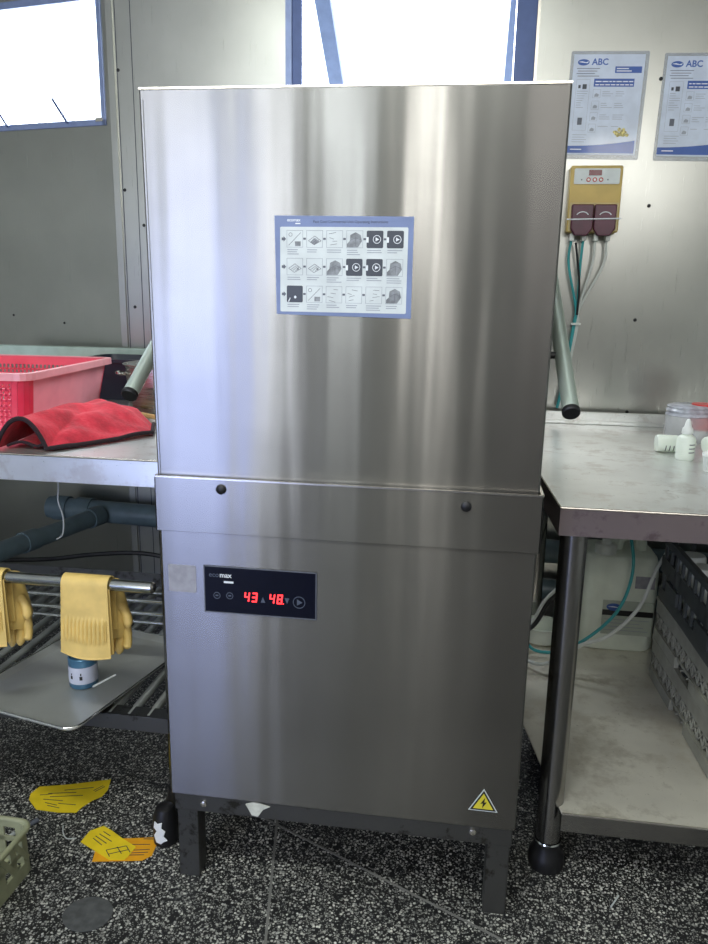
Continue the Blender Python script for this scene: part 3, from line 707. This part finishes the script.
# jug of detergent
jx0, jx1, jy0, jy1, jz = .542, .748, .86, 1.03, shz
jug = thing('chemical_jug', ((jx0+jx1)/2, (jy0+jy1)/2, jz), 'large white plastic chemical jug with blue oval logo on the lower shelf', 'jug')
bm_ = MB().prism(rrect(jx0, jx1, jy0, jy1, .035, 5), jz+.001, jz+.275)
bm_ = MB(); rings = []
for z, sc_ in ((0, .95), (.008, 1), (.215, 1), (.250, .985), (.268, .93), (.272, .88)):
    cx, cy = (jx0+jx1)/2, (jy0+jy1)/2
    rings.append([(cx+(x-cx)*sc_, cy+(y-cy)*sc_, jz+.001+z) for x, y in rrect(jx0, jx1, jy0, jy1, .04, 5)])
n = len(rings[0]); vs = [p for r_ in rings for p in r_]
fs = [tuple(range(n))[::-1], tuple((len(rings)-1)*n+k for k in range(n))]
for i in range(len(rings)-1):
    for k in range(n): k2 = (k+1) % n; fs.append((i*n+k, i*n+k2, (i+1)*n+k2, (i+1)*n+k))
bm_.add(vs, fs); jb = bm_.build('jug_body', 'milky', jug, smooth=True)
MB().path(bez([(.64, .95, jz+.26), (.645, .95, jz+.30), (.67, .95, jz+.315), (.70, .95, jz+.305), (.705, .95, jz+.26)], 8), [.018]*33, 14).build('handle', 'milky', jug, smooth=True)
cp_ = MB().lathe([(.030, 0), (.031, .006), (.029, .008), (.029, .032), (.026, .036), (.014, .038), (.012, .052), (.001, .053)], (.603, .905, jz+.262), n=24).build('cap', 'white', jug, smooth=True)
J0 = face_xf(.600, jy0, jz)
lb = MB(J0).box(0, .136, .050, .150, .0005, .001).build('jug_label', 'jug_label', jug)
MB(J0).box(0, .136, .106, .122, .001, .0015).build('label_band', 'black', lb)
MB(J0).prism(ellipse(.030, .131, .020, .0105, 24), .0010, .0035).build('logo', 'blue', lb)
MB(J0).prism([(.013, .132), (.027, .134), (.046, .131), (.046, .130), (.027, .131)], .0035, .004).build('logo_swoosh', 'white_print', lb)
q = MB(J0)
for k in range(4): q.box(.008, .126-.012*(k % 3), .062+k*.0105, .0638+k*.0105, .001, .0012)
multi('label_lines', [(q, 'ink_light')], lb)
MB(J0).box(.080, .132, .189, .224, .0005, .001).build('date_sticker', 'grey_sticker', jug)

# hoses under the table
tag(hose(None, [(.600, 1.0, .62), (.612, .82, .60), (.622, .70, .52), (.632, .70, .43), (.607, .70, .334), (.544, .70, .256), (.472, .70, .208), (.408, .70, .205), (.375, .71, .24), (.33, .76, .30)], .0042, 'teal'), 'thin teal hose looping down in front of the white jug to the dishwasher', 'hose')
tag(hose(None, [(.735, .80, .46), (.702, .755, .425), (.655, .69, .35), (.582, .65, .286), (.512, .66, .245), (.44, .68, .18), (.39, .72, .165), (.34, .78, .18)], .0048, 'clear_hose'), 'white hose curving past the jug beneath the right-hand table', 'hose')
tag(hose(None, [(.33, .74, .215), (.401, .80, .235), (.436, .80, .305), (.477, .80, .36), (.485, .81, .42), (.480, .90, .5)], .0045, 'clear_hose'), 'pale hose rising steeply between the dishwasher and the round table leg', 'hose')
tag(hose(None, [(.33, .76, .195), (.41, .83, .215), (.445, .83, .285), (.476, .83, .335), (.490, .88, .38), (.490, .99, .46)], .008, 'cable'), 'thick black hose between the dishwasher and the round table leg', 'hose')
tb = thing('plastic_tub', (.455, .93, shz), 'pale green plastic tub on the lower shelf behind the table leg', 'tub')
MB().lathe([(.045, 0), (.052, .003), (.056, .045), (.059, .048), (.054, .048), (.050, .006)], (.445, .90, shz+.001), n=28).build('tub_wall', 'milky', tb, smooth=True)

# dish racks: a stack of three seen from their left side
RL = .46
def rack(z, h, mat, lab, kind):
    ox, oy = .712, .735
    th = thing('dish_rack', (ox, oy, z), lab, 'rack', 'dish racks stacked under the right-hand table')
    m = Matrix.Translation((ox, oy, z)) @ Matrix.Rotation(math.radians(2.5 if kind != 'dark' else 1.0), 4, 'Z')
    # local x to the right, y towards the viewer is negative
    for nm, f0 in (('left', 0), ('right', 1), ('front', 2), ('back', 3)):
        q = MB(m @ (Matrix() if f0 == 0 else Matrix.Translation((RL, 0, 0)) if f0 == 1 else Matrix.Translation((0, -RL, 0)) @ Matrix.Rotation(PI/2, 4, 'Z') if f0 == 2 else Matrix.Rotation(PI/2, 4, 'Z')))
        # a panel in the local yz plane running from y=0 to -RL
        t0, t1 = -.003, .003
        if kind != 'dark':
            q.box(t0, t1, -RL, 0, h*.62, h*.94) if kind == 'mid' else q.box(t0, t1, -RL, 0, h*.60, h*.90)
            q.box(t0-.004, t1, -RL*.40, -.01, 0, h*.26); q.box(t0-.004, t1, -RL+.01, -RL*.62, 0, h*.26)
            q.box(t0, t1, -RL, 0, h*.20, h*.27)
            n_ = 13
            for k in range(n_):
                ya, yb = -RL*k/n_, -RL*(k+1)/n_
                q.bar((0, ya, h*.26), (0, yb, h*.62), .003); q.bar((0, yb, h*.26), (0, ya, h*.62), .003); q.bar((0, ya, h*.26), (0, ya, h*.62), .003)
            q.box(t0-.003, t1+.002, -RL, 0, h*.94-.002, h)
        else:
            q.box(t0, t1, -RL, 0, 0, h*.18); q.box(t0, t1, -RL, 0, h*.42, h*.66); q.box(t0-.004, t1+.002, -RL, 0, h*.90, h)
            for k in range(10): yy = -RL*(k+.5)/10; q.box(t0, t1, yy-.006, yy+.006, .01, h*.95)
            for k in (1, 5): yy = -RL*(k+1)/8; q.box(t0-.006, t0, yy-.045, yy+.045, h*.20, h*.40)
        q.build('side_panel', mat, th)
    q = MB(m)
    for k in range(12):
        a = RL*(k+.5)/12; q.box(a-.002, a+.002, -RL, 0, .006, .011); q.box(0, RL, -a-.002, -a+.002, .006, .011)
    q.build('base_grid', mat, th)
    return m
rack(shz+.002, .108, 'crate_grey', 'grey lattice-sided dish rack resting on the lower shelf, bottom of the stack', 'mid')
rack(shz+.112, .108, 'crate_grey', 'grey lattice-sided dish rack between the bottom rack and the dark one', 'mid')
mt = rack(shz+.222, .165, 'crate_dark', 'dark deep dish rack holding glasses, topmost of the stack', 'dark')
for i in range(3):
    for j in range(4):
        cx, cy = .055+i*.09, -.05-j*.088
        g = MB(mt).lathe([(.034, .012), (.036, .015), (.030, .125), (.027, .130), (.001, .131)], (cx, cy, 0), n=20).build('upturned_cup', 'white', None, smooth=True)
        lab = ('white upturned cup in dark rack, %s from left side, %s from back' % (('first row', 'second row', 'third row')[i], ('first', 'second', 'third', 'fourth')[j]))
        tag(g, lab, 'cup', 'upturned cups in the top rack')

# ------------------------------------------------------------------ pipes along the back wall
def pipe(pts, r, lab):
    th = thing('drain_pipe', pts[0], lab, 'pipe')
    MB().path(pts, r, 24).build('pipe_run', 'pvc', th, smooth=True)
    a, b_ = Vector(pts[0]), Vector(pts[-1]); d = (b_-a).normalized()
    return th, a, d
th, a, d = pipe([(-1.15, 1.072, .402), (1.6, 1.072, .325)], .036, 'long grey plastic drain pipe along the foot of the back wall')
for t_ in (.02, .10, 1.30): MB().path([a+d*t_, a+d*(t_+.05)], .041, 24).build('coupling', 'pvc', th, smooth=True)
th, a, d = pipe([(-.2, 1.08, .235), (1.6, 1.08, .225)], .032, 'lower grey drain pipe behind the right-hand table')
th, a, d = pipe([(-.955, 1.030, .397), (-.992, .851, .400), (-1.09, .43, .408)], .027, 'grey plastic branch pipe running forward under the left table')
MB().path([a+d*.0, a+d*.05], .032, 24).build('coupling', 'pvc', th, smooth=True)
MB().path([a+d*.28, a+d*.33], .031, 24).build('coupling', 'pvc', th, smooth=True)
tag(MB().path(bez([(-.672, .30, .745), (-.670, .30, .69), (-.676, .305, .655), (-.664, .30, .62), (-.662, .29, .585), (-.672, .28, .575)], 8), .0016, 6).build('string', 'string', None, smooth=True), 'thin white string hanging down from the underside of the left table', 'string')
tag(hose(None, [(-1.3, .86, .28), (-1.05, .86, .300), (-.90, .86, .325), (-.74, .86, .34), (-.60, .86, .32), (-.44, .88, .28)], .007, 'cable'), 'black cable arching behind the chrome tube under the left table', 'cable')

# ------------------------------------------------------------------ on the left table
bk = thing('plastic_basket', (-.88, .45, lz), 'pink and red perforated plastic basket on the left-hand table', 'basket')
BX0, BX1, BY0, BY1, bh = -1.10, -.703, .235, .655, .135
brot = Matrix.Translation((-.88, .45, 0)) @ Matrix.Rotation(math.radians(3), 4, 'Z') @ Matrix.Translation((.88, -.45, 0))
def bring(k, r=.03, n=4, grow=0):  # outline at height fraction k
    s_in = .022*(1-k)-grow; return rrect(BX0+s_in, BX1-s_in, BY0+s_in, BY1-s_in, r, n)
def wall_quad(mb, pa0, pb0, pa1, pb1, solid_from, solid_to, nu, nv, lat):
    """ruled wall between a bottom and a top edge: a lattice with open holes, or a plain sheet"""
    def P_(u, v): return (Vector(pa0)*(1-u)+Vector(pb0)*u)*(1-v)+(Vector(pa1)*(1-u)+Vector(pb1)*u)*v
    if not lat: mb.add([P_(0, 0), P_(1, 0), P_(1, 1), P_(0, 1)], [(0, 1, 2, 3)]); return
    mb.add([P_(0, 0), P_(1, 0), P_(1, solid_from), P_(0, solid_from)], [(0, 1, 2, 3)])
    mb.add([P_(0, solid_to), P_(1, solid_to), P_(1, 1), P_(0, 1)], [(0, 1, 2, 3)])
    dv = (solid_to-solid_from)/nv
    for j in range(nv):
        v0 = solid_from+j*dv; v1 = v0+dv
        if j: mb.add([P_(0, v0-dv*.2), P_(1, v0-dv*.2), P_(1, v0+dv*.2), P_(0, v0+dv*.2)], [(0, 1, 2, 3)])
    for i in range(nu+1):
        u = i/nu; w_ = .22/nu; a_, b_ = max(0, u-w_), min(1, u+w_)
        mb.add([P_(a_, solid_from), P_(b_, solid_from), P_(b_, solid_to), P_(a_, solid_to)], [(0, 1, 2, 3)])
lo = [(x, y, lz+.002) for x, y in bring(0)]; hi = [(x, y, lz+bh) for x, y in bring(1)]
N_ = len(lo)
wallm = MB(brot); sidem = MB(brot)
for i in range(N_):
    j = (i+1) % N_; L = (Vector(hi[i])-Vector(hi[j])).length
    mid = (Vector(hi[i])+Vector(hi[j]))/2
    if mid.x > BX1-.012 and L > .1: wall_quad(sidem, lo[i], lo[j], hi[i], hi[j], .1, .4, 36, 3, False)
    elif L > .1: wall_quad(wallm, lo[i], lo[j], hi[i], hi[j], .15, .85, 30, 8, True)
    else: wall_quad(wallm, lo[i], lo[j], hi[i], hi[j], 0, 1, 1, 1, False)
wallm.add(lo, [tuple(range(N_))])
wallm.build('basket_wall', 'basket', bk, solid=.0025)
lbl(sidem.build('gloss_side', 'basket_gloss', bk, solid=.0025), 'pale pink side wall with gloss painted in')
rm = MB(brot)
o1 = [(x, y) for x, y in bring(1, grow=.010)]; i1 = [(x, y) for x, y in bring(1)]
vs = [(x, y, lz+bh-.012) for x, y in o1]+[(x, y, lz+bh+.002) for x, y in o1]+[(x, y, lz+bh+.002) for x, y in i1]
rm.add(vs, [(i, (i+1) % N_, N_+(i+1) % N_, N_+i) for i in range(N_)]+[(N_+i, N_+(i+1) % N_, 2*N_+(i+1) % N_, 2*N_+i) for i in range(N_)])
rm.build('basket_rim', 'basket_rim', bk, solid=.0022)

# red cloth folded over, open at the front
ct = thing('cleaning_cloth', (-.60, .30, lz), 'folded red cloth with dark hem lying in front of the pink basket', 'cloth')
def cloth_pt(u, v, lift=0):
    if u < .45:
        t = u/.45; f = Vector((-.700+.100*t, .140+.006*t, .058*math.sin(PI*t)**.75+.002))
    else:
        t = (u-.45)/.55; f = Vector((-.600+.128*t, .146+.205*t**1.25, .003+.004*math.sin(t*9)))
    b = Vector((-.715+.20*u, .50-.04*u, .02+.02*math.sin(PI*u)))
    p = f.lerp(b, v)
    hmp = math.sin(PI*min(1, u*1.02))**.7*math.sin(PI*min(1, .12+v*.88))**.6
    p.z = f.z*(1-v)**1.2+b.z*v*(1-max(0, u-.8)*5*.9)+.040*hmp*(v**.5)
    p.z += (.005*math.sin(9*u+5*v+2*math.sin(7*v))+.0035*math.sin(21*v-8*u+3*math.sin(6*u+2)))*math.sin(PI*u)*min(1, v*4+.3)
    p.z = max(p.z, .004)+lift+lz
    return p
MB().grid(lambda u, v: cloth_pt(u, v), 46, 34).build('cloth_body', 'cloth', ct, smooth=True, solid=.0035)
hem = [cloth_pt(i/40, 0) for i in range(41)]+[cloth_pt(1, i/12) for i in range(1, 13)]
MB().path([p+Vector((0,0,.003)) for p in hem], .0046, 8).build('cloth_hem', 'cloth_edge', ct, smooth=True)
MB().grid(lambda u, v: Vector((-.690+.085*u, .16+.16*v, lz+.004+.03*abs(math.sin(PI*u*1.4))*(.3+.7*v))), 14, 10).build('inner_fold', 'cloth', ct, smooth=True, solid=.003)
hem2 = [Vector((-.690+.085*u/8, .16, lz+.0055+.03*abs(math.sin(PI*u/8*1.4))*.3)) for u in range(9)]
MB().path(hem2, .0032, 6).build('inner_hem', 'cloth_edge', ct, smooth=True)

sp = thing('wooden_spoon', (-.55, .53, lz), 'pale wooden handle poking out behind the red cloth', 'utensil')
MB().path([(-.655, .592, lz+.012), (-.55, .535, lz+.011), (-.40, .455, lz+.010)], [.007, .006, .006], 12).build('spoon_handle', 'wood', sp, smooth=True)
MB().lathe([(.006, 0), (.018, .012), (.022, .03), (.018, .048), (.006, .055)], (-.652, .590, lz+.012), n=16, m=Euler((math.radians(90), 0, math.radians(61))).to_matrix().to_4x4() @ Matrix.Scale(.35, 4, (0, 1, 0))).build('spoon_bowl', 'wood', sp, smooth=True)

pt = thing('steel_pot', (-.57, .76, lz), 'small steel pot on the left table, half hidden by the dishwasher hood', 'pot')
MB().lathe([(.080, 0), (.090, .006), (.092, .112), (.096, .118), (.098, .120), (.094, .120), (.088, .012)], (-.585, .70, lz+.001), n=40).build('pot_wall', 'pot', pt, smooth=True)
MB().path(bez([(-.660, .650, lz+.098), (-.674, .630, lz+.102), (-.688, .65, lz+.102), (-.675, .68, lz+.098)], 8), .004, 8).build('pot_handle', 'tube', pt, smooth=True)
MB().lathe([(.100, .1215), (.101, .124), (.06, .130), (.012, .134), (.012, .146), (.001, .148)], (-.585, .70, lz), n=40).build('lid', 'pot', pt, smooth=True)
tu = thing('storage_tub', (-.70, .9, lz), 'dark blue plastic tub on the left table behind the pink basket', 'tub')
rgs = []
for z, g_ in ((0, -.012), (.004, -.010), (.105, 0), (.107, .008), (.116, .008), (.116, -.002), (.010, -.014)):
    rgs.append([(x, y, lz+.001+z) for x, y in rrect(-.89-g_, -.555+g_, .84-g_, 1.015+g_, .03, 4)])
n = len(rgs[0]); vs = [p for r_ in rgs for p in r_]; fs = [tuple(range(n))[::-1], tuple((len(rgs)-1)*n+k for k in range(n))]
for i in range(len(rgs)-1):
    for k in range(n): k2 = (k+1) % n; fs.append((i*n+k, i*n+k2, (i+1)*n+k2, (i+1)*n+k))
MB().add(vs, fs).build('tub_wall', 'navy', tu, smooth=True)

# ------------------------------------------------------------------ rubber gloves over the chrome tube
def glove(xc, w_, zl, loc_lab, group, fingers=True):
    th = thing('rubber_glove', (xc, .10, .556), loc_lab, 'glove', group)
    yt, zt_, rr_ = .10, .556, .0165
    total = PI*rr_; front = zt_-zl; back = .10
    def prof(s_):                       # s_ from the front hem (0) over the tube to the back
        if s_ < front: return (yt-rr_, zl+s_)
        if s_ < front+total: a = (s_-front)/rr_; return (yt-rr_*math.cos(a), zt_+rr_*math.sin(a))
        return (yt+rr_, zt_-(s_-front-total))
    Ltot = front+total+back
    def fn(u, v):
        s_ = v*Ltot; y, z = prof(s_)
        k = max(0, 1-s_/front) if s_ < front else 0
        half = w_/2*(1+.09*k)
        x = xc+(u-.5)*2*half-.004*k
        bul = math.sin(PI*u)
        y -= (.010*bul*k+.0016*k) if s_ < front else 0
        if .025 < s_ < .078 and .06 < u < .94:
            y -= .0032*abs(math.sin(PI*u*12))*min(1, (s_-.025)/.01, (.078-s_)/.01)
        z -= .004*math.sin(PI*u)*k+ (.006*u*k)
        return Vector((x, y, z))
    MB().grid(fn, 97, 70).build('cuff', 'glove', th, smooth=True, solid=.0022)
    hemp = [fn(i/40, 0) for i in range(41)]
    MB().path(hemp, .0022, 8).build('rolled_hem', 'glove', th, smooth=True)
    # second layer of the folded cuff
    MB().grid(lambda u, v: fn(u, v*.45)+Vector((.002, .010-.006*v+.010*math.sin(PI*u)*(1-v), .003)), 30, 14).build('cuff_lining', 'glove', th, smooth=True, solid=.0015)
    # the hand hanging behind the tube: palm and five fingers
    pm = MB(); bx, by, bz = xc+.020, yt+rr_+.026, zt_-.05
    pm.path([(bx, by, bz+.035), (bx+.002, by+.004, bz-.01), (bx+.006, by+.006, bz-.05), (bx+.008, by+.004, bz-.075)], [.024, .030, .033, .026], 18)
    pm.build('palm', 'glove', th, smooth=True)
    for k, (dx, ln_, r_) in enumerate(((-.020, .034, .0085), (-.004, .040, .009), (.012, .036, .0092), (.026, .024, .0088))):
        x_ = bx+dx+.006
        MB().path(bez([(x_, by+.002, bz-.055), (x_+dx*.15, by-.004, bz-.085), (x_+dx*.1, by-.010, bz-.075-ln_)], 6), [r_*1.1]*4+[r_]*7+[r_*.75, r_*.35], 12).build('finger', 'glove', th, smooth=True)
    MB().path(bez([(bx+.016, by-.002, bz-.005), (bx+.036, by-.006, bz-.024), (bx+.042, by-.010, bz-.052)], 6), [.012]*4+[.0098]*7+[.0075, .0035], 12).build('thumb', 'glove', th, smooth=True)
    return th
glove(-.508, .094, .418, 'yellow rubber glove hung over the chrome tube above the blue tin', 'rubber gloves on the chrome tube')
glove(-.722, .090, .425, 'yellow rubber glove cut off by the left edge of the photo', 'rubber gloves on the chrome tube')

# ------------------------------------------------------------------ tray and tin
tr = thing('baking_tray', (-.6, .2, .266), 'flat steel tray lying askew on the slatted shelf under the left table', 'tray')
TM = Matrix.Translation((-.529, .04, .2665)) @ Matrix.Rotation(math.radians(-13), 4, 'Z')
rgs = []
for z, g_ in ((0, -.004), (.001, -.002), (.012, .004), (.0135, .007), (.012, .009), (.0105, .0085)):
    rgs.append([(x, y, z) for x, y in rrect(-.285-g_, 0+g_, 0-g_, .40+g_, .022, 4)])
n = len(rgs[0]); vs = [p for r_ in rgs for p in r_]; fs = [tuple(range(n))]
for i in range(len(rgs)-1):
    for k in range(n): k2 = (k+1) % n; fs.append((i*n+k, i*n+k2, (i+1)*n+k2, (i+1)*n+k))
MB(TM).add(vs, fs).build('tray_sheet', 'tray', tr, smooth=True, solid=.0012)
lipp = [TM @ Vector((x, y, .0135)) for x, y in rrect(-.285-.008, .008, -.008, .408, .03, 5)]
MB().path(lipp, .0018, 6, closed=True).build('tray_lip', 'tube', tr, smooth=True)
tn = thing('small_tin', (-.60, .225, .268), 'small blue and white tin standing on the tray beneath the glove', 'tin')
tx, ty, tzz = -.600, .225, .2682
MB().lathe([(.0285, 0), (.030, .002), (.030, .066), (.028, .068), (.027, .066), (.027, .06)], (tx, ty, tzz), n=32).build('tin_body', 'tin_blue', tn, smooth=True)
lb = MB().lathe([(.0305, .012), (.0305, .050)], (tx, ty, tzz), n=32, cap=(False, False)).build('tin_label', 'tin_label', tn, smooth=True)
for a_, sz in ((-1.95, .005), (-1.25, .006)):
    q = MB(Matrix.Translation((tx, ty, tzz+.030)) @ Matrix.Rotation(a_+PI/2, 4, 'Z') @ Matrix.Translation((0, -.0308, 0)) @ Matrix.Rotation(PI/2, 4, 'X'))
    q.box(-sz/2, sz/2, -sz*1.2, sz*.2, 0, .0004); q.box(-sz*.2, sz*.2, sz*.5, sz*1.4, 0, .0004); q.build('label_print', 'black', lb)
MB().lathe([(.0268, .058), (.001, .058)], (tx, ty, tzz), n=28, cap=(False, True)).build('tin_contents', 'navy', tn)
wr = tag(MB().path(bez([(-.567, .20, .276), (-.556, .212, .280), (-.545, .224, .284), (-.532, .238, .288)], 6), .002, 6).build('white_straw', 'white', None, smooth=True), 'thin white straw leaning on the blue tin', 'straw')

# ------------------------------------------------------------------ on the floor
M['tag'] = plain('yellow_tag_paper', (232, 204, 34), .6); M['tag_orange'] = plain('orange_tag_paper', (226, 160, 24), .6)
def paper(name, poly, z, mat, lab, prints, curl=.0015):
    cx = sum(p[0] for p in poly)/len(poly); cy = sum(p[1] for p in poly)/len(poly)
    th = thing(name, (cx, cy, 0), lab, 'tag', 'yellow tags on the floor')
    MB().prism(poly, z, z+.0012).build('tag_sheet', mat, th)
    q = MB()
    for a, b_ in prints: q.bar((a[0], a[1], z+.0014), (b_[0], b_[1], z+.0014), .0016, .0004)
    multi('tag_print', [(q, 'ink_dark')], th)
    return th
paper('paper_tag', [(-.721, .172), (-.728, .192), (-.722, .218), (-.658, .237), (-.575, .27), (-.565, .234), (-.567, .209), (-.582, .192), (-.593, .167), (-.597, .149), (-.636, .143), (-.687, .144)], .0005, 'tag',
      'torn yellow printed tag on the floor, nearest the left table shelf',
      [((-.705, .190), (-.68, .198)), ((-.690, .198), (-.63, .212)), ((-.680, .188), (-.61, .205)), ((-.690, .178), (-.645, .180)), ((-.68, .168), (-.65, .164)), ((-.67, .160), (-.64, .156)), ((-.66, .215), (-.60, .235)), ((-.595, .225), (-.582, .245)), ((-.59, .222), (-.577, .242)), ((-.65, .170), (-.61, .172))])
paper('paper_tag', [(-.465, .089), (-.397, .104), (-.388, .093), (-.384, .053), (-.398, .037), (-.494, .018), (-.501, .045)], .0005, 'tag_orange',
      'orange-yellow printed tag half under another tag near the dishwasher leg',
      [((-.44, .075), (-.40, .082)), ((-.43, .060), (-.395, .068)), ((-.43, .052), (-.395, .060)), ((-.43, .046), (-.40, .052)), ((-.42, .095), (-.40, .098))])
paper('paper_tag', [(-.542, .064), (-.539, .098), (-.518, .117), (-.494, .106), (-.465, .089), (-.425, .069), (-.429, .040), (-.433, .031), (-.462, .026)], .0022, 'tag',
      'bright yellow printed tag lying on top of the orange-yellow one',
      [((-.51, .100), (-.490, .090)), ((-.515, .092), (-.48, .075)), ((-.52, .085), (-.488, .068)), ((-.522, .078), (-.495, .062)), ((-.48, .050), (-.445, .068)), ((-.47, .040), (-.437, .058)), ((-.48, .050), (-.465, .034)), ((-.462, .062), (-.445, .045)), ((-.445, .068), (-.430, .052))])
tag(MB().path(bez([(-.603, .105, .002), (-.592, .085, .002), (-.576, .070, .002), (-.558, .073, .002)], 8), .0012, 6).build('string_scrap', 'string', None, smooth=True), 'curled bit of white string on the floor between the yellow tags', 'string')
tag(MB().path(bez([(.508, .066, .002), (.52, .085, .002), (.528, .098, .002)], 6), .0016, 6).build('plastic_scrap', 'string', None, smooth=True), 'short white scrap on the floor in front of the right table', 'scrap')
pg = thing('cable_plug', (-.665, .10, 0), 'small grey connector on the floor behind the olive crate', 'plug')
MB().path([(-.700, .03, .010), (-.685, .065, .006)], .003, 8).build('lead', 'string', pg, smooth=True)
MB().path([(-.686, .062, .006), (-.672, .088, .006), (-.672, .088, .006), (-.662, .108, .006)], [.005, .0058, .0048, .0055], 10).build('plug_body', 'ink', pg, smooth=True)
wd = thing('taped_bundle', (-.40, .12, 0), 'black wrapped bundle with flaking white paint beside the dishwasher leg', 'bundle')
MB().lathe([(.020, .0005), (.025, .006), (.026, .045), (.024, .065), (.018, .082), (.008, .087)], (-.372, .098, 0), n=20).build('wrapped_body', 'black', wd, smooth=True)
q = MB(face_xf(-.374, .0735, .040)); q.prism([(-.008, -.022), (.002, -.026), (.008, -.020), (.016, -.016), (.008, -.008), (.012, .004), (.004, .010), (.006, .024), (-.004, .020), (-.010, .026), (-.012, .012), (-.006, .004), (-.012, -.006)], 0, .003)
q.build('paint_patch', 'white_paint', wd, bevel=.001)

# olive crate, bottom left
cr = thing('plastic_crate', (-.78, -.16, 0), 'open olive plastic crate with slotted sides on the floor, bottom left corner', 'crate')
KM = Matrix.Translation((-.598, -.008, 0)) @ Matrix.Rotation(math.radians(-2), 4, 'Z')
ch = .096
def crate_loop(g_, r_=.022): return rrect(-.36+g_, 0-g_, -.30+g_, 0-g_, r_, 4)
lo = [(x, y, .002) for x, y in crate_loop(.002)]; hi = [(x, y, ch) for x, y in crate_loop(.004)]
N_ = len(lo); wm = MB(KM)
for i in range(N_):
    j = (i+1) % N_; L = (Vector(hi[i])-Vector(hi[j])).length
    if L > .1: wall_quad(wm, lo[i], lo[j], hi[i], hi[j], .30, .86, 7, 2, True)
    else: wall_quad(wm, lo[i], lo[j], hi[i], hi[j], 0, 1, 1, 1, False)
wm.build('crate_wall', 'crate_green', cr, solid=.003)
bg_ = MB(KM)
for k in range(9): a = -.02-k*.04; bg_.box(a-.006, a+.006, -.298, -.002, .003, .007)
for k in range(7): a = -.02-k*.042; bg_.box(-.358, -.002, a-.006, a+.006, .003, .007)
bg_.build('base_grid', 'crate_green', cr)
rp = [KM @ Vector((x, y, ch)) for x, y in crate_loop(0)]
MB().path(rp, .0055, 10, closed=True).build('crate_rim', 'crate_green', cr, smooth=True)
sl = MB(KM)
for k in range(7):
    y0_ = -.02-k*.042; sl.bar((-.0015, y0_, .034), (-.0015, y0_-.036, .088), .004, .010)
sl.build('side_brace', 'crate_green', cr)
